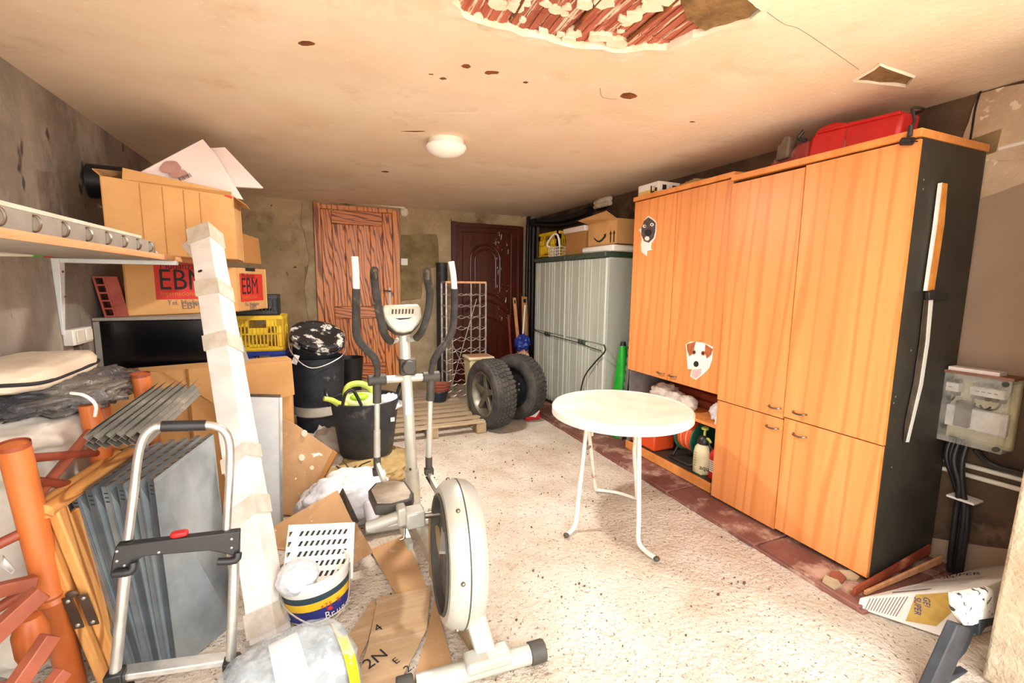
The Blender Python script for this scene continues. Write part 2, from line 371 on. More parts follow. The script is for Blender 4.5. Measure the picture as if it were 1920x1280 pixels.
# ------------------------------------------------------------------ the room
XL, XR, YB, YF, ZC = -1.25, 3.06, 6.2, 0.45, 2.46
def st(name, mb, m, **k):
    k.setdefault('kind', 'structure'); return ob(name, mb, m, loc=(0, 0, 0), **k)
def ffn(a, b):
    x, y = XL-.2+a*(XR-XL+.4), -.05+b*(YB+.25)
    h = mn.fractal(V3((x*6, y*6, 0)), 1, 2, 4)*.004+mn.noise(V3((x*30, y*30, 2)))*.0025
    return (x, y, min(h, .004)-.004)
_f = MB().grid(ffn, 150, 200); fl = st('floor', _f, FLOOR)
st('ground_outside', MB().box(-9, 11, -14, -.05, -.25, -.02), PAVE)
wl = st('wall_left', MB().box(XL-.2, XL, .2, YB+.2, -.1, ZC+.3), WLEFT)
wb = st('wall_back', MB().box(XL, XR, YB, YB+.2, -.1, ZC+.3), WBACK)
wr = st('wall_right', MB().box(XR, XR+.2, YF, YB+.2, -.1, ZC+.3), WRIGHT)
# right jamb of the doorway the photographer stands in
st('wall_front', MB().hexa([(2.30, .45, 0), (XR, .45, 0), (XR, .735, 0), (2.305, .735, 0), (2.50, .45, ZC), (XR, .45, ZC), (XR, .735, ZC), (2.50, .735, ZC)]), JAMB, bev=.012)
st('wall_lintel', MB().box(XL-.2, XR+.2, .2, .45, ZC, ZC+.3), JAMB)

# ceiling with the plaster fallen away
def jag(pts, amp, n=4, seed=0):
    out = []
    for i in range(len(pts)):
        a, b = V3(pts[i]), V3(pts[(i+1) % len(pts)])
        for k in range(n):
            p = a+(b-a)*k/n
            if k: p = p+V3((mn.noise(p*9+V3((seed, 1, 0))), mn.noise(p*9+V3((0, seed, 7))), 0))*amp
            out.append(p)
    return out
def cz(u, v): return az(u, v, ZC)
hole1 = jag([cz(*p) for p in [(845, 0), (872, 30), (960, 55), (1050, 80), (1150, 95), (1250, 90), (1300, 66), (1400, 36), (1430, 15), (1405, -6)]] + [V3((1.36, 1.02, ZC)), V3((.95, .98, ZC)), V3((.55, 1.25, ZC))], .03, 5, 1)
hole2 = jag([cz(*p) for p in [(1600, 150), (1650, 118), (1715, 142), (1700, 160)]], .012, 4, 2)
def chip(u, v, w, h, sd):
    c = cz(u, v); a = cz(u+w, v)-c; b = cz(u, v-h)-c
    return [c+a*math.cos(t)*(1+.5*mn.noise(V3((t*2, sd, 0))))+b*math.sin(t)*(1+.5*mn.noise(V3((t*2, 0, sd)))) for t in [k*2*math.pi/9 for k in range(9)]]
chips = [chip(575, 82, 17, 6, 1), chip(921, 137, 15, 5, 2), chip(1178, 180, 18, 7, 3), chip(874, 125, 9, 5, 4), chip(808, 140, 6, 2, 5), chip(831, 148, 7, 3, 6), chip(985, 155, 6, 2.5, 7), chip(1298, 229, 6, 2, 8), chip(775, 247, 24, 2, 9), chip(722, 322, 8, 2, 10)]
outer = [V3((XL-.1, .3, ZC)), V3((XR+.1, .3, ZC)), V3((XR+.1, YB+.1, ZC)), V3((XL-.1, YB+.1, ZC))]
bm = bmesh.new(); edges = []; hv = []
for loop in [outer, hole1, hole2]+chips:
    vs = [bm.verts.new(p) for p in loop]
    edges += [bm.edges.new((vs[i], vs[(i+1) % len(vs)])) for i in range(len(vs))]
    if loop is not outer: hv.append(vs)
bmesh.ops.triangle_fill(bm, use_beauty=True, use_dissolve=False, edges=edges)
for vs in hv:
    up = [bm.verts.new(v.co+V3((0, 0, .03))) for v in vs]
    for i in range(len(vs)):
        j = (i+1) % len(vs); bm.faces.new((vs[i], vs[j], up[j], up[i]))
cm = MB(); bm.verts.index_update(); cm.add([v.co.copy() for v in bm.verts], [tuple(v.index for v in f.verts) for f in bm.faces]); bm.free()
ce = st('ceiling', cm, CEIL, smooth=20)
ob('slab', MB().box(XL-.2, XR+.2, .2, YB+.2, ZC+.034, ZC+.2), MORTAR, ce)
# ceramic floor blocks showing in the gap, rusted joints between them
ja, jb = cz(1257, 16), cz(1165, 95); jd = (jb-ja).normalized(); jn = V3((jd.y, -jd.x, 0))
org = ja
def brick_at(a0, a1, b0, b1, dz):
    p = lambda a, b, z: org+jn*a+jd*b+V3((0, 0, z))
    m = MB(); m.hexa([p(a0, b0, .016-dz), p(a1, b0, .016-dz), p(a1, b1, .016-dz), p(a0, b1, .016-dz), p(a0, b0, .033), p(a1, b0, .033), p(a1, b1, .033), p(a0, b1, .033)])
    nr = max(2, int((a1-a0)/.035))
    for k in range(nr):
        x0 = a0+(a1-a0)*(k+.15)/nr; x1 = a0+(a1-a0)*(k+.7)/nr
        m.hexa([p(x0, b0, .012-dz), p(x1, b0, .012-dz), p(x1, b1, .012-dz), p(x0, b1, .012-dz), p(x0, b0, .018), p(x1, b0, .018), p(x1, b1, .018), p(x0, b1, .018)])
    return m
def inside(p, poly):
    c = False; n = len(poly)
    for i in range(n):
        a, b = poly[i], poly[i-1]
        if (a.y > p.y) != (b.y > p.y) and p.x < (b.x-a.x)*(p.y-a.y)/(b.y-a.y)+a.x: c = not c
    return c
for i in range(-3, 5):
    for k in range(-3, 4):
        a0, b0 = i*.245, k*.25-.04
        c = [org+jn*(a0+.235*x)+jd*(b0+.245*y) for x in (0, .5, 1) for y in (0, .5, 1)]
        n_in = sum(inside(q, hole1) for q in c)
        if n_in >= 2 and not (c[4].x > 1.2 and c[4].y < 1.45):
            o_ = ob('hollow_block', brick_at(a0, a0+.232, b0, b0+.243, random.uniform(-.006, .004)), CLAY, ce)
for i in range(-2, 4):
    p0 = org+jn*(i*.245-.006)+V3((0, 0, .022)); q = [p0+jd*t for t in (-.6, -.2, .0, .1, .25)]
    q = [x for x in q if inside(x, hole1)]
    if len(q) >= 2: ob('reinforcing_bar', MB().tube([x+V3((random.uniform(-.006, .006), 0, -.014)) for x in q], .007, 6, 3), RUST, ce)
mfl = MB()
for k in range(75):
    c = V3((random.uniform(.5, 1.16), random.uniform(1.15, 1.74), ZC+.001+.00012*k))
    if not inside(c, hole1): continue
    r = random.uniform(.015, .05)
    mfl.prism([c+V3((math.cos(t), .8*math.sin(t), 0))*(r*random.uniform(.7, 1.25)) for t in [q*2*math.pi/9 for q in range(9)]], (0, 0, .02))
ob('plaster_remnants', mfl, GYP, ce, kind='stuff')
def rim(hole, w, nm, sd):
    n = len(hole); c = sum(hole, V3())/n; m = MB(); P = []; Q = []
    for i, p in enumerate(hole):
        d = (p-c).normalized(); k = max(.1, .55+1.1*mn.noise(p*7+V3((sd, 0, 0))))
        P.append(p+V3((0, 0, -.010))-d*.004); Q.append(p+d*w*k+V3((0, 0, -.001)))
    m.add(P+Q+[p+V3((0, 0, .03)) for p in P], [(i, (i+1) % n, n+(i+1) % n, n+i) for i in range(n)]+[(i, (i+1) % n, 2*n+(i+1) % n, 2*n+i) for i in range(n)])
    ob(nm, m, GYP, ce, smooth=20)
rim(hole1, .10, 'torn_plaster_edge', 3); rim(hole2, .008, 'torn_plaster_edge', 5)
def lump(poly, nm, amp, seed, mm=MORTAR, dz=.006):
    n = len(poly); c = sum(poly, V3())/n; m = MB(); rings = 5
    for r in range(rings+1):
        for p in poly:
            q = c+(p-c)*(1.04*r/rings); q.z = ZC+dz+amp*mn.fractal(q*14+V3((seed, 0, 0)), 1, 2, 3); m.v.append(tuple(q))
    for r in range(rings): m.f += [(r*n+i, r*n+(i+1) % n, (r+1)*n+(i+1) % n, (r+1)*n+i) for i in range(n)]
    return ob(nm, m, mm, ce)
lump(hole2, 'mortar_bed', .008, 3, MORTAR, .002)
for i_, c_ in enumerate(chips): lump(c_, 'bare_patch', .002, i_, RUST, .003)
lump(jag([cz(1275, -6), cz(1290, 40), cz(1330, 66), cz(1400, 36), cz(1425, 14), cz(1405, -8)]+[V3((1.36, 1.05, ZC))], .02, 4, 8), 'mortar_bed', .010, 6)
crk = MB()
for pts in [[(1432, 18), (1470, 45), (1500, 55), (1560, 95), (1610, 130)], [(1125, 165), (1130, 182), (1158, 186)]]:
    crk.tube([cz(*p) for p in pts], .0014, 4, 4)
ob('hairline_crack', crk, INKG, ce)
ob('repair_patch', MB().prism([p+V3((0, 0, -.001)) for p in jag([cz(815, 212), cz(893, 212), cz(868, 246), cz(833, 240)], .006, 3, 4)], (0, 0, .003)), CEIL, ce)

# cement patches and broken render on the back wall
def yb(u, v): return ay(u, v, YB)
def patch(par, pts, m, th, name, amp=.02, sd=0, vec=None):
    out = []
    for i in range(len(pts)):
        a, b = pts[i], pts[(i+1) % len(pts)]
        for k in range(4):
            p = a+(b-a)*k/4
            w = V3((mn.noise(p*8+V3((sd, 0, 0))), mn.noise(p*8+V3((0, 3, sd))), mn.noise(p*8+V3((5, sd, 0)))))*amp
            v = V3(vec); out.append(p+w-v.normalized()*w.dot(v.normalized()))
    return ob(name, MB().prism(out, V3(vec)*th), m, par, bev=.003)
for i, (pts, m, th) in enumerate([
    ([(752, 440), (820, 440), (822, 500), (790, 505), (790, 560), (752, 565)], CEMENT, .014),
    ([(752, 565), (795, 540), (822, 545), (825, 600), (800, 700), (752, 700)], CEMENT2, .010),
    ([(566, 378), (586, 376), (600, 620), (580, 620), (570, 540), (580, 480), (566, 420)], CEMENT2, .012),
    ([(748, 390), (762, 392), (765, 440), (752, 450)], CEMENT2, .012),
    ([(570, 500), (592, 488), (594, 535), (572, 530)], CEMENT, .006)]):
    patch(wb, [yb(*p) for p in pts], m, th, 'cement_patch', .02, i, (0, -1, 0))
def xr(u, v): return ax_(u, v, XR)
for i, (pts, m, th) in enumerate([
    ([(1838, 178), (1885, 165), (1925, 158), (1960, 170), (1960, 300), (1870, 300), (1810, 312), (1806, 272)], PEEL, .02),
    ([(1808, 300), (1900, 290), (1960, 280), (1960, 330), (1840, 370), (1815, 480), (1790, 640), (1770, 640)], PEEL, .016),
    ([(1850, 335), (1960, 300), (1960, 720), (1742, 690), (1770, 640), (1800, 560), (1815, 470)], SMOOTHP, .010),
    ([(1690, 1000), (1760, 1010), (1960, 1040), (1960, 1160), (1690, 1100)], SMOOTHP, .008)]):
    patch(wr, [xr(*p) for p in pts], m, th, 'plaster_patch', .015, i+9, (-1, 0, 0))

# raised red strip of floor under the cabinets
ks = st('trim_1', MB().box(2.25, XR, 1.12, 5.6, -.02, .012), REDT, bev=.006)
yy = 1.14
for w in (.55, .72, .6, .9, .8, .8):
    x0 = 2.235+.02*random.random()
    ob('floor_slab', MB().hexa([(x0-.02+.02*yy/2, yy, .0), (XR, yy, .0), (XR, yy+w-.012, .0), (x0+.02*yy/2, yy+w-.012, .0), (x0-.02+.02*yy/2, yy, .026), (XR, yy, .026), (XR, yy+w-.012, .026), (x0+.02*yy/2, yy+w-.012, .026)]), REDT, ks, bev=.006)
    yy += w

# pine door in the back wall
def quadbox(q, y0, y1):  # quad in the wall plane as (x,z) list
    return MB().hexa([(x, y0, z) for x, z in q[:2]]+[(x, y1, z) for x, z in q[1::-1]]+[(x, y0, z) for x, z in (q[3], q[2])]+[(x, y1, z) for x, z in (q[2], q[3])])
d1 = st('door_1', MB().box(.06, 1.0, YB-.02, YB+.01, .22, 2.40), PINEF)
DX0, DX1, DZ0, DZ1 = -.02, 1.0, .2, 2.44
for n_, b in (('door_frame', (DX0, DX0+.075, YB-.05, YB, DZ0, DZ1)), ('door_frame', (DX1-.085, DX1, YB-.05, YB, DZ0, DZ1-.03)), ('door_frame', (DX0+.075, DX1-.085, YB-.05, YB, DZ1-.07, DZ1-.015))):
    ob(n_, MB().box(*b), PINEF, d1, bev=.004)
for b in ((.058, .178, .222, 2.365), (.79, .912, .222, 2.365)):
    ob('stile', MB().box(b[0], b[1], YB-.045, YB-.02, b[2], b[3]), PINE, d1, bev=.005)
for z0, z1 in ((2.20, 2.36), (1.02, 1.17), (.225, .42)):
    ob('rail', MB().box(.18, .788, YB-.043, YB-.02, z0, z1), PINEH, d1, bev=.005)
    if z0 > 2: ob('rail', MB().box(.18, .788, YB-.049, YB-.04, 2.27, 2.275), PINEH, d1)
for z0, z1 in ((1.172, 2.198), (.422, 1.018)):
    for k in range(4):
        x0 = .182+k*.1515
        ob('plank', MB().box(x0, x0+.1485, YB-.034, YB-.02, z0, z1), PINE, d1, bev=.006)
h = ob('handle_plate', MB().box(.845, .878, YB-.052, YB-.044, 1.14, 1.42), WHITED, d1, bev=.004)
ob('door_handle', MB().tube([(.862, YB-.05, 1.37), (.862, YB-.095, 1.37), (.80, YB-.10, 1.375), (.775, YB-.095, 1.38)], .009, 8, 4), STEEL, d1)
_g = MB(); pts = [yb(630, 377), yb(670, 380), yb(700, 383), yb(758, 390)]
_g.tube([p+V3((0, -.03, 0)) for p in pts], [.022, .016], 8, 4); _g.blob(yb(757, 398)+V3((0, -.03, 0)), .05, .03, .05, .2, 4, 3)
ob('foam_filler', _g, GYP, d1)

# brown carved door
d2 = st('door_2', MB().box(1.72, 2.76, YB-.03, YB+.01, .05, 2.31), MAHOG, bev=.004)
for b in ((1.705, 1.78, .05, 2.32), (2.70, 2.78, .05, 2.30)): ob('door_frame', MB().box(b[0], b[1], YB-.055, YB, b[2], b[3]), MAHOG, d2, bev=.006)
ob('door_frame', MB().box(1.78, 2.70, YB-.055, YB, 2.255, 2.31), MAHOG, d2, bev=.006)
def arch(cx, w, z0, zs, r, name):
    pts = [(cx-w, YB-.036, z0), (cx-w, YB-.036, zs)]+[(cx-w*math.cos(t), YB-.036, zs+r*math.sin(t)) for t in [math.pi*k/12 for k in range(1, 12)]]+[(cx+w, YB-.036, zs), (cx+w, YB-.036, z0)]
    ob(name, MB().tube(pts, r if False else .017, 8), MAHOG, d2)
arch(2.20, .22, 1.36, 1.82, .21, 'arched_moulding'); arch(2.20, .155, 1.42, 1.80, .16, 'arched_moulding')
for z in (1.34, 1.24, 1.0):
    pts = [(1.90+.62*k/12, YB-.036, z-.16+.16*math.sin(math.pi*k/12)) for k in range(13)]
    ob('curved_moulding', MB().tube(pts, .015, 8), MAHOG, d2)
pts = [(1.86, YB-.033, 2.19), (2.60, YB-.033, 2.19), (2.60, YB-.033, .2), (1.86, YB-.033, .2)]
ob('panel_moulding', MB().tube(pts, .010, 6, closed=True), MAHOG, d2)
_s = MB()
for k in range(46):
    x = random.choice((2.36, 2.42, 2.46, 2.53, 2.55))+random.uniform(-.03, .03); z = random.uniform(.9, 2.2); hh = random.choice((.006, .01, .03, .06))
    _s.box(x, x+.007, YB-.0315, YB-.030, z, z+hh)
ob('paint_splashes', _s, GYP, d2, kind='stuff')

# ceiling lamp
lp = V3((.845, 3.17, ZC)); lt = thing('ceiling_lamp', 'round white opal glass lamp dome fixed to the ceiling', 'lamp', lp)
ob('lamp_base', MB().lathe([(0, 0), (.118, 0), (.122, -.012), (.118, -.035), (0, -.035)], lp, n=40), WHITE, lt)
OP = NT('opal_glass_added_glow'); OP.b.inputs['Emission Color'].default_value = (1, .95, .86, 1); OP.b.inputs['Emission Strength'].default_value = .12  # faint glow added to a dome that is switched off
ob('lamp_dome', MB().lathe([(.112, -.03), (.135, -.04), (.137, -.052), (.12, -.078), (.085, -.098), (.04, -.109), (0, -.112)], lp, n=48), OP.fin(lin((244, 238, 226)), .25), lt)
_l = bpy.data.lights.new('lamp_fill', 'AREA'); _l.shape = 'DISK'; _l.size = .16; _l.energy = FILL_POWER; _l.color = (1, .95, .88)  # downward fill added under the unlit dome to brighten the back
_lo = bpy.data.objects.new('lamp_fill', _l); COL.objects.link(_lo); _lo.location = lp+V3((0, 0, -.125)); 
# ------------------------------------------------------------------ right side: cabinets and cupboards
FX = 2.47
def pull(name, p, par, L=.075, m=STEEL):  # small bowed bar handle, axis Y
    p = V3(p)
    return ob(name, MB().tube([p+V3((0, -L/2, 0)), p+V3((-.018, -L/2+.008, -.002)), p+V3((-.024, 0, -.004)), p+V3((-.018, L/2-.008, -.002)), p+V3((0, L/2, 0))], .0055, 8, 4), m, par)
tc = thing('tall_cabinet', 'tall cherry laminate cupboard with four doors and a dark side panel', 'cabinet', (2.75, 1.73, 0))
ob('side_panel', MB().box(2.49, 3.03, 1.23, 1.25, .05, 2.158), DSIDE, tc, label='dark brown side panel')
ob('side_panel', MB().box(2.49, 3.03, 2.20, 2.22, .05, 2.158), DSIDE, tc)
ob('back_panel', MB().box(3.022, 3.03, 1.25, 2.2, .05, 2.158), DSIDE, tc)
ob('bottom_panel', MB().box(2.49, 3.02, 1.25, 2.2, .06, .08), DSIDE, tc)
ob('top_panel', MB().box(2.455, 3.035, 1.222, 2.225, 2.158, 2.192), CHERRYE, tc, bev=.002)
for i in (1.245, 2.17):
    for x in (2.52, 2.98): ob('leg', MB().cyl((x, i+.02, .026), (x, i+.02, .06), .02), BLACK, tc)
doors = [(1.748, 2.222, .728, 2.142), (1.232, 1.742, .742, 2.150), (1.742, 2.218, .042, .722), (1.234, 1.735, .052, .736)]
hs = [(1.80, .786), (1.648, .79), (1.805, .662), (1.636, .664)]
for (y0, y1, z0, z1), (hy, hz) in zip(doors, hs):
    d = ob('door', MB().box(FX, FX+.018, y0, y1, z0, z1), CHERRY, tc, bev=.0015)
    t = .0025
    for b in ((y0-.0005, y0+t, z0, z1), (y1-t, y1+.0005, z0, z1)): ob('door_edge', MB().box(FX-.0006, FX+.0184, *b), CHERRYE, d)
    pull('handle', (FX, hy, hz), d)
sc_ = MB()
for y, z in ((2.53, 1.98), (2.535, 1.94), (2.52, .98), (2.51, .95), (2.56, .62), (2.60, 1.2)): sc_.cyl((y, 1.2302, z), (y, 1.2285, z), .004, n=8)
ob('screw_head', sc_, ZINC, tc)

LX = 2.50
oc = thing('open_base_cabinet', 'cherry laminate cupboard with two upper doors and open shelves beneath', 'cabinet', (2.77, 2.73, 0))
ob('side_panel', MB().box(2.52, 3.03, 3.222, 3.24, .03, 2.185), GSIDE, oc, label='grey inner side panel')
ob('side_panel', MB().box(2.52, 3.03, 2.23, 2.248, .03, 2.185), CHERRYE, oc)
ob('top_panel', MB().box(2.485, 3.035, 2.226, 3.25, 2.19, 2.224), CHERRYE, oc, bev=.002)
ob('divider_panel', MB().box(2.52, 3.03, 2.248, 3.222, .745, .765), CHERRYE, oc)
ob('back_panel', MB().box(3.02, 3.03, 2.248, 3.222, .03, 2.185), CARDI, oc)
ob('shelf', MB().box(2.53, 3.02, 2.248, 3.222, .498, .52), CHERRYE, oc)
ob('bottom_panel', MB().box(2.52, 3.02, 2.248, 3.222, .085, .10), DSIDE, oc, label='dusty dark bottom board')
ob('base_strip', MB().box(2.505, 2.522, 2.262, 3.235, .03, .10), CHERRYE, oc, bev=.002)
for (y0, y1), hy in (((2.748, 3.24), 2.815), ((2.242, 2.742), 2.684)):
    d = ob('door', MB().box(LX, LX+.018, y0, y1, .752, 2.183), CHERRY, oc, bev=.0015)
    for b in ((y0-.0005, y0+.0025), (y1-.0025, y1+.0005)): ob('door_edge', MB().box(LX-.0006, LX+.0184, b[0], b[1], .752, 2.183), CHERRYE, d)
    pull('handle', (LX, hy, .80), d)

# stickers on the doors
def lx(u, v, k=0): p = ax_(u, v, LX); p.x -= .0012+k; return p
def sticker_part(name, px, m, par, k): return ob(name, MB().prism([lx(u, v, k) for u, v in px], (-.0009, 0, 0)), m, par)
sp = [lx(1310, 675)]
ds = thing('dog_sticker', 'sticker of a white and tan dog poking through the lower door', 'sticker', sp[0])
WH = PAPER; TAN = mat('tan_fur_print', (176, 96, 52), (150, 78, 42), sc=30, rough=.7, bump=0); PNK = mat('pink_tongue_print', (226, 170, 172), rough=.7, bump=0); GRYP = mat('grey_fur_print', (96, 78, 74), (60, 48, 48), sc=40, rough=.7, bump=0)
sticker_part('torn_paper', [(1286, 645), (1296, 640), (1318, 642), (1337, 650), (1336, 672), (1330, 690), (1318, 702), (1305, 712), (1294, 705), (1298, 692), (1290, 692)], WH, ds, 0)
sticker_part('ear', [(1288, 645), (1305, 640), (1300, 662), (1293, 668), (1289, 656)], TAN, ds, .001)
sticker_part('ear', [(1323, 645), (1337, 654), (1334, 665), (1326, 672), (1322, 660)], TAN, ds, .001)
sticker_part('tongue', [(1300, 693), (1316, 691), (1314, 703), (1304, 710), (1297, 703)], PNK, ds, .001)
for u, v, r, m in ((1301.5, 660, 4, TAN), (1319, 662, 4, TAN), (1302, 660, 2.2, INK), (1319, 662, 2.2, INK), (1306, 682, 5, INK)):
    sticker_part('eye' if r < 5 else 'nose', [(u+r*math.cos(t*.7854), v+r*1.15*math.sin(t*.7854)) for t in range(8)], m, ds, .002 if m is TAN else .003)
us = thing('torn_hole_sticker', 'dark animal face sticker with torn paper edge on the upper left door', 'sticker', lx(1215, 440))
sticker_part('torn_paper', [(1198, 431), (1205, 425), (1209, 412), (1216, 404), (1224, 410), (1231, 416), (1231, 432), (1229, 446), (1222, 456), (1221, 466), (1224, 468), (1214, 470), (1213, 480), (1203, 472), (1202, 458), (1204, 448), (1202, 436)], WH, us, 0)
sticker_part('muzzle', [(1203, 428), (1208, 414), (1216, 407), (1224, 412), (1230, 418), (1229, 434), (1226, 446), (1217, 455), (1208, 452), (1203, 440)], GRYP, us, .001)
for u, v, r, m in ((1209, 424, 3.2, PAPER), (1223, 421, 3.4, PAPER), (1210, 424, 1.6, INK), (1223, 421, 1.6, INK), (1216, 436, 7, INK), (1214, 447, 4.5, PAPER)):
    sticker_part('eye' if r < 4 else 'nose', [(u+r*math.cos(t*.7854), v+r*.95*math.sin(t*.7854)) for t in range(8)], m, us, .002+.0005*(m is INK))

# two resin cupboards with green lids
def resin(y0, y1, label):
    t = thing('resin_cupboard', label, 'cupboard', (2.82, (y0+y1)/2, .026), 'grey resin cupboards along the right wall')
    g = .006
    ob('carcass', MB().box(2.60, 3.03, y0, y1, .03, 1.755), RESIN, t, bev=.01)
    ob('lid', MB().box(2.555, 3.04, y0+.001, y1-.001, 1.755, 1.81), DGREEN, t, bev=.012, label='dark green lid')
    ob('base_plinth', MB().box(2.585, 3.03, y0+.003, y1-.003, .026, .06), BLACK, t)
    ym = (y0+y1)/2
    for z0, z1 in ((.065, .885), (.90, 1.748)):
        for a, b in ((y0+.012, ym-.004), (ym+.004, y1-.012)):
            m = MB(); m.box(2.585, 2.60, a, b, z0, z1)
            for k, wd_ in ((.0, .05), (.16, .02), (.3, .012), (.7, .012), (.84, .02), (1, .05)):
                c = a+(b-a)*k; c = min(max(c, a+wd_/2), b-wd_/2); m.box(2.576, 2.59, c-wd_/2, c+wd_/2, z0, z1)
            ob('door', m, RESIN, t, bev=.003)
    ob('door_edge', MB().box(2.574, 2.584, ym-.012, ym-.004, .065, 1.748), RESINE, t)
    ob('corner_edge', MB().box(2.578, 2.60, y0, y0+.016, .065, 1.75), RESINE, t, bev=.004)
    for s in (-1, 1): ob('handle', MB().box(2.552, 2.58, ym+s*.035-.026, ym+s*.035+.026, .855, .905), DGREEN, t, bev=.008)
    return t
resin(3.735, 4.525, 'grey ribbed resin cupboard nearer the table, under the smiling carton')
resin(4.53, 5.32, 'grey ribbed resin cupboard at the back beside the tyres')

# things on top of the resin cupboards (lid at 1.81)
TZ = 1.811
def crate(name, label, c, dims, m, group=None, rot=0, loc=None):
    cx, cy, cz_ = c; w, d, h = dims
    t = thing(name, label, 'crate', (cx, cy, cz_), group); t.rotation_euler.z = 0
    M = Matrix.Rotation(rot, 3, 'Z')
    def tr(mb): mb.v = [tuple(V3((cx, cy, cz_))+M @ V3(p)) for p in mb.v]; return mb
    ob('base', tr(MB().box(-w/2, w/2, -d/2, d/2, 0, .012)), m, t)
    for sx, sy in ((-1, -1), (1, -1), (1, 1), (-1, 1)):
        ob('corner_post', tr(MB().box(sx*w/2-.02*(sx > 0), sx*w/2+.02*(sx < 0), sy*d/2-.02*(sy > 0), sy*d/2+.02*(sy < 0), 0, h)), m, t, bev=.003)
    for ax, L, off in ((0, w, d), (1, d, w)):
        for s in (-1, 1):
            g = MB()
            def bb(a0, a1, z0, z1, th=.01):
                o0, o1 = (s*off/2-th*(s > 0), s*off/2+th*(s < 0))
                if ax == 0: g.box(a0, a1, o0, o1, z0, z1)
                else: g.box(o0, o1, a0, a1, z0, z1)
            bb(-L/2, L/2, h-.035, h, .016); bb(-L/2, L/2, 0, .04); bb(-L/2, -L*.16, h-.09, h-.03); bb(L*.16, L/2, h-.09, h-.03)
            bb(-L/2, L/2, h*.47, h*.51); bb(-L*.17, L*.17, h*.50, h*.66); bb(-L*.17, L*.17, .03, h*.2)
            n = max(5, int(L/.03))
            for k in range(n+1):
                a = -L/2+.02+(L-.04)*k/n; bb(a-.004, a+.004, .03, h-.04 if abs(a) > L*.17 else h*.66)
            bb(-L/2, -L/2+.06, .03, h-.03); bb(L/2-.06, L/2, .03, h-.03)
            ob('side_wall', tr(g), m, t)
    return t
crate('fruit_crate', 'yellow slatted crate on the far end of the resin cupboards', (2.80, 5.06, TZ), (.38, .5, .30), YEL)
wbk = thing('wire_basket', 'small white wire basket with tipped handle before the yellow crate', 'basket', (2.66, 4.86, TZ))
b = MB(); c0 = V3((2.645, 4.83, TZ))
for z in (.004, .04, .075, .11):
    b.tube([c0+V3(p) for p in ((-.06, -.13, z), (.06, -.13, z), (.06, .13, z), (-.06, .13, z))], .004, 6, closed=True)
ob('wire_ring', b, WHITE, wbk)
b = MB()
for k in range(7):
    y = -.13+.26*k/6
    for x in (-.06, .06): b.tube([c0+V3((x, y, .004)), c0+V3((x, y, .11))], .004, 6)
ob('upright_wire', b, WHITE, wbk)
ob('handle', MB().tube([c0+V3(p) for p in ((-.03, .13, .11), (-.07, .17, .15), (-.07, .02, .25), (-.05, -.06, .24), (-.03, -.08, .11))], .012, 8, 5), WHITE, wbk)
def carton(name, label, c, dims, m, group=None, rot=0, flaps=(), cat='box', th=.006, open_=True, zoff=0):
    """box of card walls (centre of base c); returns thing and transform"""
    w, d, h = dims; t = thing(name, label, cat, c, group); M = Matrix.Rotation(rot, 3, 'Z'); C0 = V3(c)
    T = lambda *p: C0+M @ V3(p)
    def put(nm, mb, mm=m, **k): mb.v = [tuple(T(*p)) for p in mb.v]; return ob(nm, mb, mm, t, **k)
    put('bottom', MB().box(-w/2, w/2, -d/2, d/2, 0, th))
    put('front_panel', MB().box(-w/2, w/2, -d/2, -d/2+th, 0, h)); put('back_panel', MB().box(-w/2, w/2, d/2-th, d/2, 0, h))
    put('side_panel', MB().box(-w/2, -w/2+th, -d/2+th, d/2-th, 0, h)); put('side_panel', MB().box(w/2-th, w/2, -d/2+th, d/2-th, 0, h))
    if not open_: put('lid', MB().box(-w/2, w/2, -d/2, d/2, h, h+th))
    for side, ang, L in flaps:
        a = R(ang); s, c_ = math.sin(a), math.cos(a)   # 0 = straight up, 90 = folded outward
        if side in 'fb':
            k = -1 if side == 'f' else 1
            q = [(-w/2, k*d/2, h), (w/2, k*d/2, h), (w/2*.97, k*(d/2+s*L), h+c_*L), (-w/2*.97, k*(d/2+s*L), h+c_*L)]
        else:
            k = -1 if side == 'l' else 1
            q = [(k*w/2, -d/2, h), (k*w/2, d/2, h), (k*(w/2+s*L), d/2*.97, h+c_*L), (k*(w/2+s*L), -d/2*.97, h+c_*L)]
        put('flap', MB().plate(q, .005))
    return t, T
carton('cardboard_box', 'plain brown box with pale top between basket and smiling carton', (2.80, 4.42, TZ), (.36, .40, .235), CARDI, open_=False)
single('foam_sheet', 'pale folded sheet lying on the plain brown box', 'sheet', MB().box(2.60, 2.92, 4.20, 4.66, TZ+.242, TZ+.30), PINK, (2.76, 4.43, TZ+.242), bev=.01)
single('polystyrene_tray', 'long white foam tray under the smiling carton', 'tray', MB().box(2.585, 3.0, 3.66, 4.215, TZ, TZ+.062), WHITE, (2.78, 3.93, TZ), bev=.018)
sm, T = carton('delivery_carton', 'brown carton with a printed curved arrow, on the foam tray', (2.79, 3.90, TZ+.063), (.34, .50, .235), CARD, open_=False)
fx = 2.79-.17-.0015; y = 3.90
fr = frame((fx, y+.25, TZ+.063), (0, -1, 0), (0, 0, 1))
pts = [fr(.115+.19*k/14, .085-.040*math.sin(math.pi*k/14), 0) for k in range(15)]
ob('printed_smile', MB().tube(pts, [.006, .012], 6), INK, sm)
ob('printed_smile_tip', MB().prism([fr(.28, .105), fr(.325, .115), fr(.318, .07), fr(.306, .09)], (-.001, 0, 0)), INK, sm)
for x in (.40, .455):
    ob('printed_arrow', MB().prism([fr(x-.008, .02), fr(x+.008, .02), fr(x+.008, .10), fr(x+.02, .10), fr(x, .135), fr(x-.02, .10), fr(x-.008, .10)], (-.001, 0, 0)), INK, sm)
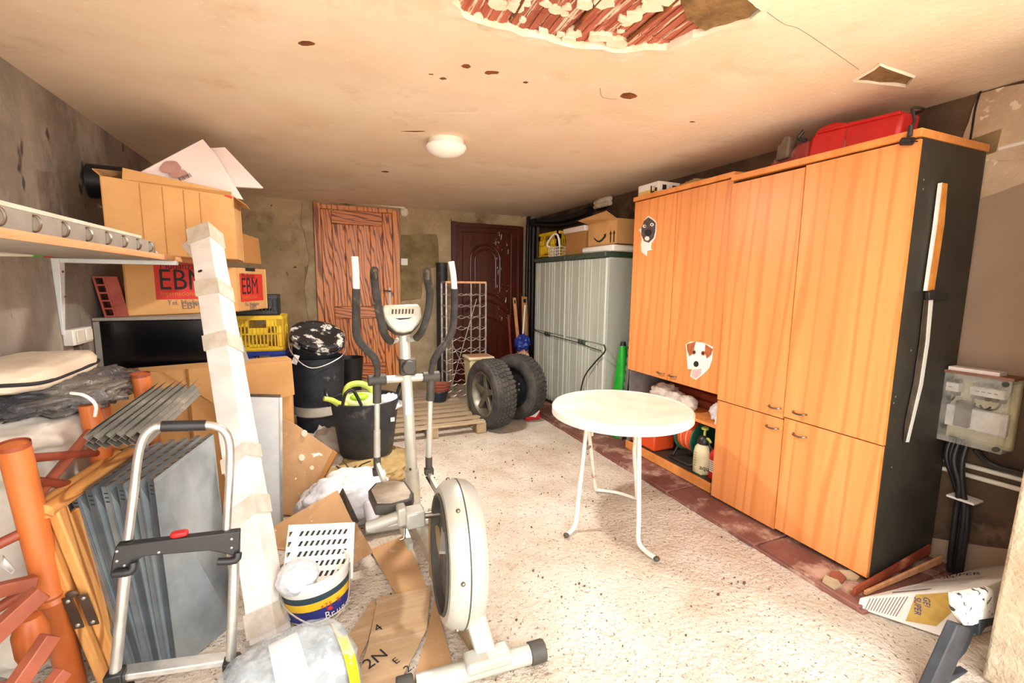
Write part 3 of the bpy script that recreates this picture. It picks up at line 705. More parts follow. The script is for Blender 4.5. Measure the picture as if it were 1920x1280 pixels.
ob('flap', MB().plate([fr(.0, .235), fr(.5, .235), fr(.49, .30, .12), fr(.02, .262, .14)], .004), CARD, sm)

# printed box and red breaker on top of the cherry cupboards
pb = thing('printed_box', 'small white printed box on top of the left cherry cupboard', 'box', (2.64, 3.17, 2.225))
ob('carton', MB().box(2.52, 2.74, 2.985, 3.235, 2.225, 2.315), PAPER, pb, bev=.003)
ob('yellow_band', MB().box(2.5185, 2.5195, 2.99, 3.23, 2.226, 2.262), mat('pale_gold_print', (222, 186, 110), rough=.6, bump=0), pb)
for b_ in ((3.06, 3.075, 2.235, 2.29), (3.03, 3.06, 2.235, 2.247)): ob('printed_mark', MB().box(2.517, 2.5185, *b_), INK, pb)
ob('printed_mark', MB().box(2.517, 2.5185, 3.0, 3.025, 2.24, 2.268), INK, pb); text('lettering', 'abcl', .022, (2.5185, 3.05, 2.27), (0, -1, 0), (0, 0, 1), INK, pb)
for b_ in ((2.56, 2.60), (2.66, 2.72)): ob('printed_mark', MB().box(*b_, 2.9835, 2.9848, 2.25, 2.29), INK, pb)
HX = 2.62
def hx(u, v): return ax_(u, v, HX)
rt = thing('demolition_hammer', 'dusty red power breaker lying on top of the tall cherry cupboard', 'power tool', (2.7, 1.75, 2.193))
DUSTR = mat('dusty_red_casing', (160, 60, 54), (128, 52, 46), sc=10, rough=.8, bump=.4, dirt=(178, 150, 130), dlo=.52, dhi=.66)
GREYT = mat('dusty_grey_metal', (128, 112, 96), (92, 80, 68), sc=9, rough=.7, metal=.3, bump=.4)
z0 = 2.194
def prof(name, pts, m, w, bev=.02, x0=HX): return ob(name, MB().prism([(x0, y_, z_) for y_, z_ in pts], (w, 0, 0)), m, rt, bev=bev)
prof('motor_casing', [(1.40, 2.205), (1.385, 2.335), (1.44, 2.350), (1.66, 2.368), (1.72, 2.39), (1.80, 2.385), (1.84, 2.335), (1.86, 2.215), (1.60, z0)], REDP, .15)
prof('casing_rib', [(1.395, 2.325), (1.40, 2.345), (1.80, 2.362), (1.80, 2.345)], REDP, .17, .006, HX-.01)
ob('casing_seam', MB().box(HX-.002, HX+.152, 1.642, 1.648, 2.21, 2.36), DUSTR, rt)
prof('gear_housing', [(1.84, 2.21), (1.85, 2.335), (1.92, 2.325), (1.99, 2.27), (2.06, 2.285), (2.10, 2.235), (2.07, z0), (1.95, z0)], DUSTR, .13)
prof('side_handle', [(1.95, 2.255), (1.945, 2.375), (1.985, 2.385), (2.005, 2.345), (2.025, 2.345), (2.03, 2.25)], GREYT, .06, .012, HX-.03)
ob('switch_lever', MB().tube([(HX, 1.86, 2.33), (HX-.02, 1.90, 2.35), (HX-.01, 1.875, 2.385)], .010, 8, 4), BLACK, rt)
ob('tool_holder', MB().cyl((HX+.05, 2.06, 2.225), (HX+.05, 2.24, 2.217), .034, .024, 14).cyl((HX+.05, 2.24, 2.217), (HX+.05, 2.36, 2.25), .024, .020, 12), GREYT, rt)
ob('chisel', MB().cyl((HX+.05, 2.34, 2.246), (HX+.05, 2.52, 2.246), .013, .008, 8), STEEL, rt)
ob('power_cord', MB().tube([(HX+.08, 1.39, 2.33), (HX+.05, 1.33, 2.335), (2.50, 1.29, 2.30), (2.47, 1.262, 2.235), (2.452, 1.26, 2.20), (2.448, 1.262, 2.165)], .006, 8, 5), BLACK, rt)
_p = MB().cyl((2.447, 1.29, 2.150), (2.447, 1.248, 2.140), .017).cyl((2.447, 1.262, 2.165), (2.449, 1.262, 2.21), .010)
for k in (-.006, .006): _p.cyl((2.447+k, 1.248, 2.14), (2.447+k, 1.232, 2.136), .003, n=6)
ob('plug', _p, BLACK, rt)
single('rag_bundle', 'dusty crumpled sack on the cupboard top behind the printed box', 'rag', MB().blob((2.80, 2.85, 2.2665), .13, .12, .055, .25, 3, 4, flat=-.042), STRAW, (2.80, 2.85, 2.225))

# pruning saw hanging on the dark side
sy = 1.226
saw = thing('pruning_saw', 'long curved saw with yellow sheath hung on the dark cupboard side', 'saw', (2.65, sy, 1.48))
def sz(u, v, k=0): p = ay(u, v, 1.222-k); return p
ob('sheath', MB().prism([sz(1761, 343), sz(1772, 345), sz(1766, 420), (sz(1747, 545)), sz(1733, 545), sz(1752, 420)], (0, -.010, 0)), mat('ochre_cardboard_sheath', (218, 146, 60), (196, 120, 40), sc=20, rough=.7, bump=.3), saw)
ob('sheath_rim', MB().prism([sz(1758.5, 344), sz(1761, 343), sz(1752, 420), sz(1733, 545), sz(1731, 545), sz(1749, 420)], (0, -.012, 0)), PAPER, saw)
ob('handle', MB().prism([sz(1732, 548), sz(1740, 543), sz(1771, 547), sz(1768, 560), sz(1733, 562)], (0, -.022, 0)), BLACK, saw, bev=.004)
bl = [(1732, 562), (1744, 562), (1737, 640), (1725, 720), (1708, 790), (1700, 828), (1694, 827), (1697, 790), (1712, 720), (1724, 640)]
ob('blade', MB().prism([sz(*p) for p in bl], (0, -.004, 0)), STEEL, saw)
ob('blade_edge', MB().prism([sz(*p) for p in [(1740, 562), (1747, 562), (1740, 640), (1728, 720), (1711, 790), (1702, 828), (1697, 828), (1706, 790), (1722, 720), (1734, 640)]], (0, -.006, 0)), WHITE, saw)

# meter box on the right wall
mb_ = thing('meter_box', 'clear-fronted electrical fuse box fixed to the right wall', 'fuse box', (3.0, 1.16, .72))
BX0, BX1, y0, y1, z0, z1 = 2.93, 3.05, 0.985, 1.325, .72, 1.075
ob('back_case', MB().box(3.02, 3.06, y0, y1, z0, z1), CREAMP, mb_, bev=.01)
fm = MB()
for b_ in ((y0, y0+.022, z0, z1), (y1-.022, y1, z0, z1), (y0, y1, z0, z0+.022), (y0, y1, z1-.022, z1)): fm.box(BX0+.004, 3.03, *b_)
ob('case_rim', fm, FILMC, mb_, bev=.004)
ob('clear_cover', MB().box(BX0, BX0+.004, y0, y1, z0, z1), FILMC, mb_, bev=.002)
ob('top_ledge', MB().box(2.92, 3.06, y0-.01, y1+.01, z1, z1+.012), mat('reddish_wood_ledge', (150, 104, 82), (120, 80, 62), sc=9, rough=.8, bump=.2), mb_)
ob('label_strip', MB().box(2.93, 3.0, 1.03, 1.22, z1+.012, z1+.03), PINK, mb_)
for y_ in (1.245, 1.075):
    ob('base_plate', MB().box(2.99, 3.02, y_-.075, y_+.065, .79, .90), PAPER, mb_, bev=.006)
    f = ob('fuse_holder', MB().box(2.955, 3.02, y_-.065, y_+.065, .975, 1.02), PAPER, mb_, bev=.004)
    mk = MB()
    for k in range(4): mk.box(2.9535, 2.955, y_-.04+.022*k, y_-.026+.022*k, .995, 1.0)
    ob('printed_mark', mk, INKG, f)
    tm = MB()
    for k in range(5):
        tm.box(2.965, 3.0, y_-.06+.026*k, y_-.045+.026*k, .955, .973).box(2.965, 3.0, y_-.06+.026*k, y_-.045+.026*k, 1.022, 1.036)
    ob('terminal', tm, BRASS, mb_)
    for s in (-1, 1): ob('wire', MB().tube([(2.97, y_+s*.05, .955), (2.955, y_+s*.04, .925), (2.955, y_, .915), (2.965, y_-s*.02, .93)], .0045, 6, 5), BLACK, mb_)
ob('terminal_block', MB().box(2.97, 3.02, 1.13, 1.19, .80, .93), BRASS, mb_, bev=.004)
for y_ in (y0+.02, y1-.02):
    for z_ in (z0+.02, z1-.02): ob('corner_screw', MB().cyl((BX0-.006, y_, z_), (BX0+.01, y_, z_), .012), DGREY, mb_)
cb = thing('supply_cable_bundle', 'thick black cables dropping from the clear fuse box', 'cable', (3.0, 1.15, .4))
for k, (ya, yb_, yc) in enumerate(((1.19, 1.155, 1.12), (1.17, 1.14, 1.105), (1.13, 1.13, 1.09), (1.12, 1.115, 1.10), (1.15, 1.125, 1.13))):
    ob('cable', MB().tube([(2.985-.005*k, ya, .74), (2.97-.006*k, ya+.005, .63), (2.99-.008*k, yb_, .50), (3.0-.006*k, yc, .36), (3.01-.005*k, yc, .06), (3.02, yc, .03)], .013, 10, 5), BLACK, cb)
ob('cable_clip', MB().box(2.955, 3.05, 1.06, 1.17, .425, .437), PAPER, cb, bev=.003)
ob('cable', MB().tube([(3.0, 1.10, .70), (3.02, 1.05, .64), (3.03, .95, .63), (3.03, .80, .65)], .014, 8, 5), BLACK, cb)
for k, z_ in enumerate((.585, .535)):
    o_ = single('conduit_pipe', ['upper white conduit pipe along the right wall below the fuse box', 'lower white conduit pipe along the right wall below the fuse box'][k], 'pipe',
       MB().tube([(3.046, 1.9, z_-.02), (3.046, .74, z_+.02)], .0125, 10).cyl((3.046, 1.20, z_), (3.046, 1.19, z_), .0145), WHITED, (3.046, 1.3, z_), 'white conduits under the fuse box')
jp = thing('junction_cover', 'beige square cover plate high on the right wall', 'cover plate', (3.05, 1.25, 2.18))
ob('plate', MB().prism([(3.04, 1.335, 2.235), (3.04, 1.185, 2.262), (3.04, 1.195, 2.15), (3.04, 1.33, 2.125)], (.018, 0, 0)), mat('beige_cover', (206, 178, 130), (190, 162, 114), sc=12, rough=.6, bump=.08), jp, bev=.003)
single('wall_conduit', 'short white conduit running right from the beige cover plate', 'pipe', MB().tube([(3.048, 1.19, 2.165), (3.048, .74, 2.205)], .012, 10), WHITED, (3.048, 1.0, 2.18))
single('wall_cable', 'thin black cable down the wall beside the tall cupboard', 'cable', MB().tube([xr(1850, 150)+V3((-.015, 0, 0)), xr(1834, 200)+V3((-.022, 0, 0)), xr(1824, 260)+V3((-.022, 0, 0)), xr(1808, 330)+V3((-.02, 0, 0)), xr(1788, 470)+V3((-.02, 0, 0)), xr(1770, 600)+V3((-.02, 0, 0))], .005, 6, 4), BLACK, xr(1815, 300))

# things inside the open base cabinet
bz = .101
hr = thing('hose_reel', 'green hose reel wound with orange hose in the open cabinet', 'hose reel', (2.76, 2.60, bz))
hc = V3((2.74, 2.66, bz+.19))
for s, nm in ((-.085, 'flange'), (.085, 'flange')):
    ob(nm, MB().cyl(hc+V3((0, s-.006, 0)), hc+V3((0, s+.006, 0)), .135, n=28), mat('reel_green' + str(s), (40, 112, 84), (30, 92, 70), rough=.5, bump=.1), hr, bev=.004)
ob('hub', MB().cyl(hc+V3((0, -.10, 0)), hc+V3((0, .10, 0)), .05), BLACK, hr)
for k in range(6):
    m_ = [ORP, mat('faded_orange_hose', (226, 130, 90), rough=.5, bump=0)][k % 2] if k < 2 else m_
    y_ = -.066+.026*k
    ob('hose_turn', MB().tube([hc+V3((.105*math.cos(a), y_, .105*math.sin(a))) for a in [q*2*math.pi/24 for q in range(24)]], .0135, 8, closed=True), ORP if k % 2 else bpy.data.materials['faded_orange_hose'] if 'faded_orange_hose' in bpy.data.materials else ORP, hr)
ob('stand', MB().tube([hc+V3(p) for p in ((0, -.11, 0), (-.05, -.115, -.10), (-.13, -.115, -.177), (-.16, -.05, -.178), (-.16, .10, -.178), (-.10, .115, -.177), (0, .115, 0))], .009, 8, 5), BLACK, hr)
ob('crank_handle', MB().tube([hc+V3((0, -.10, 0)), hc+V3((-.02, -.14, .06)), hc+V3((-.06, -.15, .09))], .010, 8, 3), BLACK, hr)
sp_ = thing('pressure_sprayer', 'cream garden pressure sprayer with black head in the open cabinet', 'sprayer', (2.61, 2.44, bz))
c = (2.61, 2.44, bz)
ob('tank', MB().lathe([(0, 0), (.058, 0), (.068, .012), (.070, .05), (.069, .15), (.062, .19), (.045, .215), (.038, .225), (0, .225)], c, n=36), CREAMP, sp_)
for k in range(5):
    a = k*2*math.pi/5; ob('foot', MB().blob(V3(c)+V3((.05*math.cos(a), .05*math.sin(a), .008)), .02, .02, .014, 0, n=12, m=8), CREAMP, sp_)
ob('pump_head', MB().lathe([(0, .22), (.047, .222), (.050, .24), (.046, .262), (.028, .280), (.020, .285), (0, .285)], c, n=28), BLACK, sp_)
ob('pump_knob', MB().lathe([(0, .28), (.009, .28), (.009, .325), (.026, .332), (.026, .345), (.012, .352), (0, .352)], c, n=20), LIME, sp_)
ob('nozzle', MB().tube([V3(c)+V3(p) for p in ((0, -.02, .265), (-.02, -.06, .275), (-.03, -.09, .262))], [.011, .008], 8, 3), LIME, sp_)
ob('trigger', MB().tube([V3(c)+V3(p) for p in ((-.01, -.05, .262), (-.02, -.075, .22), (-.01, -.075, .17))], [.009, .006], 8, 3), BLACK, sp_)
f = lambda a, z, r=.0708: V3(c)+V3((r*math.cos(a), r*math.sin(a), z))
tk = MB()
for k in range(6):
    a = R(172); tk.box(*sorted((f(a, 0).x-.0005, f(a, 0).x-.002)), f(a, 0).y-.012, f(a, 0).y+.012, bz*0+.06+.02*k+bz, .0625+.02*k+bz)
ob('scale_mark', tk, INKG, sp_)
text('lettering', 'aqu', .05, f(R(205), .045, .0722), (.42, -.9, 0), (0, 0, 1), INK, sp_)
rb = thing('red_canister', 'red canister with white label, right of the cream sprayer', 'canister', (2.63, 2.30, bz))
c = (2.615, 2.325, bz)
ob('body', MB().lathe([(0, 0), (.045, 0), (.047, .008), (.047, .17), (.036, .20), (.022, .215), (0, .215)], c, n=28), REDP, rb)
ob('label', MB().lathe([(.0475, .055), (.0475, .14)], c, n=28), PAPER, rb, label='white printed label')
lb = MB()
for k in range(5): lb.lathe([(.0479, .066+k*.015), (.0479, .071+k*.015)], c, n=28)
ob('label_print', lb, INKG, rb)
ob('cap', MB().lathe([(0, .215), (.02, .215), (.02, .235), (0, .235)], c, n=16), BLACK, rb)
tb = thing('tool_case', 'orange red tool case at the far end of the open cabinet', 'case', (2.62, 3.05, bz))
ob('case_body', MB().box(2.54, 2.76, 2.90, 3.20, bz, bz+.16), ORP, tb, bev=.012)
ob('case_lid', MB().box(2.535, 2.765, 2.895, 3.205, bz+.162, bz+.25), ORP, tb, bev=.012)
for y_ in (2.97, 3.12): ob('latch', MB().box(2.525, 2.54, y_-.018, y_+.018, bz+.135, bz+.19), BLACK, tb, bev=.003)
ob('handle', MB().tube([(2.535, 3.0, bz+.215), (2.51, 3.01, bz+.215), (2.51, 3.09, bz+.215), (2.535, 3.10, bz+.215)], .008, 8), BLACK, tb)
single('spray_lance', 'dark coiled spray pipe on the floor of the open cabinet behind the reel', 'hose', MB().tube([(2.90+.07*math.cos(a)*(1-.02*k), 2.86+.09*math.sin(a), bz+.012+.004*k) for k, a in enumerate([q*.6 for q in range(36)])], .010, 8), BLACK, (2.9, 2.86, bz))
shz = .521
single('cloth_bundle', 'crumpled grey white cloth on the open shelf behind the table top', 'cloth', MB().blob((2.70, 2.98, shz+.064), .10, .12, .075, .3, 2.5, 6, flat=-.064).blob((2.66, 2.80, shz+.053), .08, .10, .06, .3, 2.5, 8, flat=-.053).blob((2.64, 2.66, shz+.053), .07, .08, .06, .25, 2.5, 9, flat=-.053), CLOTHW, (2.68, 2.83, shz))
single('plastic_bag', 'tied white plastic bag at the near end of the open shelf', 'bag', MB().blob((2.64, 2.34, shz+.064), .07, .06, .075, .25, 3, 12, flat=-.064).tube([(2.63, 2.34, shz+.10), (2.625, 2.31, shz+.16), (2.63, 2.275, shz+.20)], [.035, .012], 8, 3), WBAG, (2.64, 2.34, shz))
single('brown_parcel', 'dark brown folded blankets at the back of the open shelf', 'blanket', MB().box(2.78, 3.0, 2.27, 3.1, shz, shz+.06).box(2.80, 3.0, 2.30, 3.05, shz+.061, shz+.12), REDW, (2.9, 2.6, shz), bev=.02)
single('small_jar', 'small white jar on the near corner of the open shelf', 'jar', MB().lathe([(0, 0), (.02, 0), (.022, .005), (.022, .05), (.018, .055), (.018, .065), (0, .065)], (2.56, 2.285, shz), n=20), WHITE, (2.56, 2.285, shz))

# between the cupboards
dp = thing('green_dustpan', 'bright green plastic cone leaning between resin and cherry cupboards', 'cone', (2.66, 3.58, .026))
ob('cone_body', MB().lathe([(.10, .0), (.085, .30), (.06, .62), (.035, .85), (.03, .86)], (2.68, 3.56, .045), (0.02, .03, 1), n=28), GREENP, dp)
ob('cone_base', MB().box(2.575, 2.785, 3.455, 3.665, .026, .045), GREENP, dp, bev=.008)
ob('cone_tip', MB().lathe([(0, .90), (.022, .90), (.03, .86)], (2.68, 3.56, .045), (0.02, .03, 1), n=16), BLACK, dp)
for k in range(3):
    x0 = 2.60+.055*k; dx = .012*k
    pl_ = thing('aluminium_profile', ['bright foil covered profile strip leaning left of its pair beside the cherry cupboard', 'bright foil covered profile strip leaning in the middle beside the cherry cupboard', 'bright foil covered profile strip leaning nearest the cherry cupboard'][k], 'profile', (x0, 3.43-.04*k, .03), 'metal profiles between the cupboards')
    a, b_ = V3((x0, 3.44-.045*k, .028)), V3((x0+.10, 3.40-.05*k, 1.72-.05*k))
    ob('strip', MB().bar(a, b_, .012, .05, (0, 1, .0)), [ALU, STEEL, ALU][k], pl_, bev=.002)
    d = (b_-a); m = MB()
    for q in range(22):
        p = a+d*(q+.5)/22+V3((-.026, -.004, 0)); m.obox(p, d.normalized()*.03, (0, .008, 0), (.004, 0, 0))
    ob('slot_row', m, DGREY, pl_, kind='stuff')
single('black_lead', 'thin black lead looped in front of the nearer resin cupboard', 'cable', MB().tube([(2.57, 3.72, .90), (2.545, 3.66, .86), (2.55, 3.72, .80), (2.553, 3.85, .70), (2.54, 4.0, .54), (2.53, 4.06, .36), (2.50, 4.06, .10), (2.46, 4.0, .034)], .008, 8, 5), BLACK, (2.55, 3.8, .5))
single('latch_cord', 'thin dark cord strung along the front of the resin cupboards', 'cord', MB().tube([(2.551, 5.31, .898), (2.549, 5.03, .88), (2.549, 4.6, .872), (2.549, 4.16, .866), (2.55, 3.9, .846), (2.552, 3.74, .842)], .005, 6, 4), INK, (2.55, 4.6, .87))

# black pipes in the corner and along the ceiling
bp = thing('corner_cables', 'thick black cables running up the back right corner and along the wall', 'cable', (3.0, 6.1, 0))
ob('cable', MB().tube([(2.94, 6.14, .0), (2.94, 6.14, 1.3), (2.94, 6.14, 2.30), (2.97, 6.08, 2.38), (3.0, 5.5, 2.34), (3.0, 5.0, 2.34), (2.99, 4.72, 2.36)], .045, 10, 5), BLACK, bp)
ob('cable', MB().tube([(2.85, 6.15, 0), (2.85, 6.15, 2.28), (2.90, 6.10, 2.33), (3.0, 5.4, 2.26), (3.01, 4.9, 2.28), (3.0, 4.74, 2.30)], .028, 10, 5), BLACK, bp)
fp = thing('foam_pipe_bundle', 'white insulated pipe stubs poking from a dark hole by the ceiling', 'pipe', (2.98, 4.4, 2.40))
ob('hole', MB().blob((3.03, 4.55, 2.40), .05, .16, .055, .2, 3, 2), BLACK, fp)
for k, z_ in enumerate((2.425, 2.378)):
    ob('pipe_stub', MB().tube([(3.0, 4.62, z_), (2.97, 4.5, z_), (2.97, 4.28, z_-.004)], .026, 12, 3), GYP, fp)
    for q in range(4): ob('foam_ring', MB().lathe([(.0262, -.008), (.031, 0), (.0262, .008)], (2.97, 4.48-.055*q, z_-.001), (0, 1, 0), n=14), GYP, fp)
single('valve', 'round rusty pipe end on the wall left of the cherry cupboard', 'pipe end', MB().lathe([(0, 0), (.045, 0), (.055, -.03), (.03, -.05), (0, -.05)], (3.06, 3.9, 2.27), (1, 0, 0), n=18), RUST, (3.06, 3.9, 2.27))
# ------------------------------------------------------------------ round garden table
tt = V3((1.785, 2.365, 0))
tb_ = thing('garden_table', 'round white garden table on folding tube legs in the middle of the floor', 'table', tt)
RT = .445
ob('tabletop', MB().lathe([(0, .680), (RT-.03, .680), (RT-.005, .684), (RT, .692), (RT, .706), (RT-.006, .715), (RT-.018, .717), (RT-.026, .7125), (RT-.028, .7105), (0, .7105)], tt, n=72), WHITED, tb_)
ob('rim_band', MB().lathe([(RT-.004, .655), (RT+.004, .660), (RT+.004, .704), (RT+.0005, .708)], tt, n=72), WHITE, tb_)
def leg(nm, pts, r=.0135): return ob(nm, MB().tube(pts, r, 10, 6), RUSTW, tb_)
f1, f2, b1, b2 = az(1062, 1003, .014), az(1231, 1047, .014), az(1118, 918, .014), az(1192, 934, .014)
A1, A2 = V3((1.57, 2.42, .68)), V3((1.72, 2.10, .68))
def up_leg(top, foot, out):
    knee = V3((foot.x+out.x, foot.y+out.y, .05))
    return [top, top+(knee-top)*.35, top+(knee-top)*.8, knee, V3((foot.x+out.x*.6, foot.y+out.y*.6, .016)), foot]
leg('leg', up_leg(A1, f1, V3((.10, .06, 0)))); leg('leg', up_leg(A2, f2, V3((-.02, .13, 0))))
B1, B2 = V3((1.70, 2.58, .66)), V3((1.89, 2.30, .66))
leg('leg', [V3((1.55, 2.46, .60)), V3((1.60, 2.49, .58)), V3((1.66, 2.53, .45)), b1+V3((-.03, -.02, .06)), b1])
leg('leg', [V3((1.74, 2.19, .60)), V3((1.80, 2.22, .58)), V3((1.84, 2.28, .42)), b2+V3((-.02, -.03, .06)), b2])
leg('foot_bar', [b1, (b1+b2)/2+V3((.02, .02, 0)), b2], .012)
for a, b_ in ((B1, V3((1.69, 2.56, .46))), (B2, V3((1.865, 2.29, .46)))): ob('bracket', MB().bar(a, b_, .03, .018, (1, 0, 0)), RUSTW, tb_)
ob('cross_bar', MB().bar((1.69, 2.56, .58), (1.865, 2.29, .58), .012, .035), RUSTW, tb_)
ob('cross_bar', MB().tube([A1+V3((.01, 0, -.06)), A2+V3((0, 0.01, -.06))], .011), RUSTW, tb_)
for p in (f1, f2): ob('foot_cap', MB().blob(p, .018, .018, .014, 0, n=12, m=8), DGREY, tb_)
ob('rivet', MB().cyl(A1+V3((.005, 0, -.25)), A1+V3((.045, .03, -.25)), .008), ZINC, tb_)

# ------------------------------------------------------------------ elliptical trainer
el = thing('elliptical_trainer', 'silver elliptical exercise machine with dark foam handles and flywheel housing', 'exercise machine', (.5, 2.0, 0))
MY = 2.60
def ey(u, v, y=MY): return ay(u, v, y)
m0, m1 = V3((.475, 2.60, .06)), ey(757, 622)
ob('mast', MB().tube([m0, ey(770, 840), m1], [.034, .032], 16), SILVER, el)
ob('mast_sleeve', MB().tube([m0, ey(776, 935), ey(772, 880)], .041, 16), SILVER, el)
ob('mast_screw', MB().cyl(ey(767, 875)+V3((0, -.035, 0)), ey(767, 875)+V3((0, -.046, 0)), .007), DGREY, el)
ob('mast_sticker', MB().box(.432, .468, 2.563, 2.566, .74, .84), PAPER, el)
ob('mast_sticker', MB().box(.425, .450, 2.565, 2.568, 1.10, 1.14), PAPER, el)
# console
cf = frame(ey(755, 596, 2.52), V3((1, 0, 0)), V3((0, .30, 1)))
out = [(-.100, .070), (.085, .075), (.100, .055), (.102, .0), (.085, -.035), (.045, -.075), (.0, -.085), (-.040, -.078), (-.078, -.045), (-.104, .005), (-.108, .045)]
ob('console_back', MB().prism([cf(x*1.07, y*1.07, -.008) for x, y in out], (cf(0, 0, -.055)-cf(0, 0, 0))), DGREY, el, bev=.012)
co = ob('console', MB().prism([cf(x, y, -.01) for x, y in out], (cf(0, 0, .03)-cf(0, 0, .0))), SILVER, el, bev=.010)
ob('display', MB().prism([cf(x, y, .020) for x, y in ((-.075, .010), (.072, .010), (.066, .056), (-.070, .056))], cf(0, 0, .002)-cf(0, 0, 0)), mat('lcd_screen', (176, 172, 150), (196, 190, 166), sc=40, rough=.3, bump=0), co)
for k in range(7): ob('display_digit', MB().prism([cf(x, y, .022) for x, y in ((-.062+.018*k, .018), (-.052+.018*k, .018), (-.048+.018*k, .045), (-.058+.018*k, .045))], cf(0, 0, .0012)-cf(0, 0, 0)), GRYP, co)
ob('console_slot', MB().prism([cf(x, y, .020) for x, y in ((-.045, -.006), (.03, -.004), (.05, .002), (.03, -.010), (-.02, -.014))], cf(0, 0, .002)-cf(0, 0, 0)), INK, co)
for k in range(4): ob('button', MB().cyl(cf(-.035+.024*k, -.035-.006*(k in (1, 2)), .018), cf(-.035+.024*k, -.035-.006*(k in (1, 2)), .025), .008, n=12), WHITE, co)
# fixed pulse handles
for s, px in ((-1, [(745, 637), (733, 640), (722, 628), (712, 590), (705, 545), (702, 520), (702, 506)]), (1, [(766, 637), (780, 634), (792, 618), (803, 582), (806, 550), (802, 525), (800, 507)])):
    P = [ey(u, v, 2.56-.05*i) for i, (u, v) in enumerate(px)]
    ob('fixed_handle', MB().tube(P[:3], .013, 10, 4), SILVER, el); ob('foam_grip', MB().tube(P[1:], .0205, 12, 5), FOAMB, el)
    d = (P[-1]-P[-2]).normalized(); ob('pulse_sensor', MB().tube([P[-1]-d*.06+V3((s*-.004, -.019, 0)), P[-1]-d*.005+V3((0, -.019, 0))], .010, 8), STEEL, el)
# moving handles
for px, piv, low in (([(665, 481), (667, 510), (668, 541), (668, 590), (669, 628), (682, 650), (700, 668), (707, 685), (708, 702)], (707, 712), (707, 862)),
                     ([(846, 491), (850, 515), (852, 541), (852, 580), (849, 615), (838, 640), (822, 660), (811, 680), (808, 700)], (808, 706), (804, 862))):
    P = [ey(u, v, MY-.09+.01*i) for i, (u, v) in enumerate(px)]
    ob('grip_sleeve', MB().tube(P[:3], .0175, 12, 4), WHITE, el); ob('foam_grip', MB().tube(P[2:8], .0215, 12, 5), FOAMB, el)
    ob('moving_arm', MB().tube([P[7], P[8], ey(*piv)], .017, 12), FOAMB, el)
    pv = ey(*piv); lo = ey(*low)
    ob('pivot_housing', MB().cyl(pv+V3((-.05, 0, 0)), pv+V3((.05, 0, 0)), .032, n=18), DGREY, el, bev=.004)
    ob('lower_socket', MB().tube([pv, pv+(lo-pv)*.28], .024, 14), DGREY, el)
    ob('lower_arm', MB().tube([pv+(lo-pv)*.25, lo], .0155, 12), SILVER, el); ob('lower_arm_sleeve', MB().tube([pv+(lo-pv)*.62, lo], .0185, 12), SILVER, el)
    ob('arm_clamp', MB().cyl(lo+V3((0, 0, .02)), lo+V3((0, 0, -.05)), .021, n=12).box(lo.x-.026, lo.x+.026, lo.y-.02, lo.y+.02, lo.z-.09, lo.z-.05), DGREY, el, bev=.003)
pl_, pr_ = ey(707, 712), ey(808, 706)
ob('cross_tube', MB().tube([pl_, (pl_+pr_)/2, pr_], .022, 14), SILVER, el)
kb = ey(764, 686); ob('tension_knob', MB().cyl(kb+V3((0, -.03, 0)), kb+V3((0, -.075, 0)), .042, .038, n=12), DGREY, el, bev=.005)
ob('knob_collar', MB().box(kb.x-.045, kb.x+.045, kb.y-.035, kb.y+.035, kb.z-.05, kb.z+.045), DGREY, el, bev=.008)
# linkage and pedal bars running back to the crank
ra = V3((.60, 2.52, .30)); lo2 = ey(804, 890)
ob('pedal_bar', MB().bar(lo2, (.62, 2.0, .22), .02, .04), SILVER, el)
ob('link_rod', MB().tube([lo2+V3((-.02, -.02, 0)), lo2+V3((.03, -.15, -.10)), (.64, 2.2, .12)], .006, 6, 3), INK, el)
ob('pedal_bar', MB().bar(ey(707, 870), (.34, 1.95, .30), .02, .04), SILVER, el)
pd = frame(ay(733, 932, 2.25), (1, 0.1, 0), (-.05, 1, -.08))
po = [(-.10, -.13), (-.03, -.17), (.07, -.16), (.10, -.08), (.10, .10), (.05, .17), (-.05, .17), (-.10, .08)]
ob('pedal_rim', MB().prism([pd(x, y, -.02) for x, y in po], pd(0, 0, .05)-pd(0, 0, 0)), DGREY, el, bev=.006)
ob('pedal_tread', MB().prism([pd(x*.86, y*.88, .025) for x, y in po], pd(0, 0, .008)-pd(0, 0, 0)), mat('dusty_pedal_tread', (186, 176, 158), (150, 142, 128), sc=8, rough=.8, bump=.3), el)
# flywheel housing
fw = V3((.495, 1.735, .375)); ax = V3((1, -.10, -.04))
ob('flywheel_housing', MB().lathe([(.235, -.072), (.262, -.070), (.285, -.045), (.292, -.006), (.292, .006), (.284, .045), (.262, .072), (.20, .086), (.06, .090), (0, .090)], fw, ax, n=72), SILVER, el)
ob('housing_seam', MB().lathe([(.2925, -.003), (.2925, .003)], fw, ax, n=72), DGREY, el)
ob('inner_ring', MB().lathe([(.236, -.074), (.229, -.082), (.222, -.074), (.222, -.04)], fw, ax, n=72), DGREY, el)
ob('flywheel_disc', MB().lathe([(0, -.035), (.10, -.037), (.105, -.045), (.21, -.045), (.224, -.042)], fw, ax, n=64), mat('dark_disc', (96, 86, 72), (74, 66, 56), sc=5, rough=.55, bump=.08), el)
x_, y_ = perp(ax.normalized())
for k in range(7):
    a = 2*math.pi*k/7+.3; p = fw+(x_*math.cos(a)+y_*math.sin(a))*.289-ax.normalized()*.03
    ob('housing_screw', MB().blob(p, .009, .009, .009, 0, n=10, m=8), STEEL, el)
cr = V3((.41, 1.98, .555)); hub = fw+V3((-.02, .10, .14))
cb0 = ay(777, 968, 1.98)
ob('crank_block', MB().obox(cb0, (.085, 0, 0), (0, .09, 0), (0, 0, .075)), SILVER, el, bev=.008)
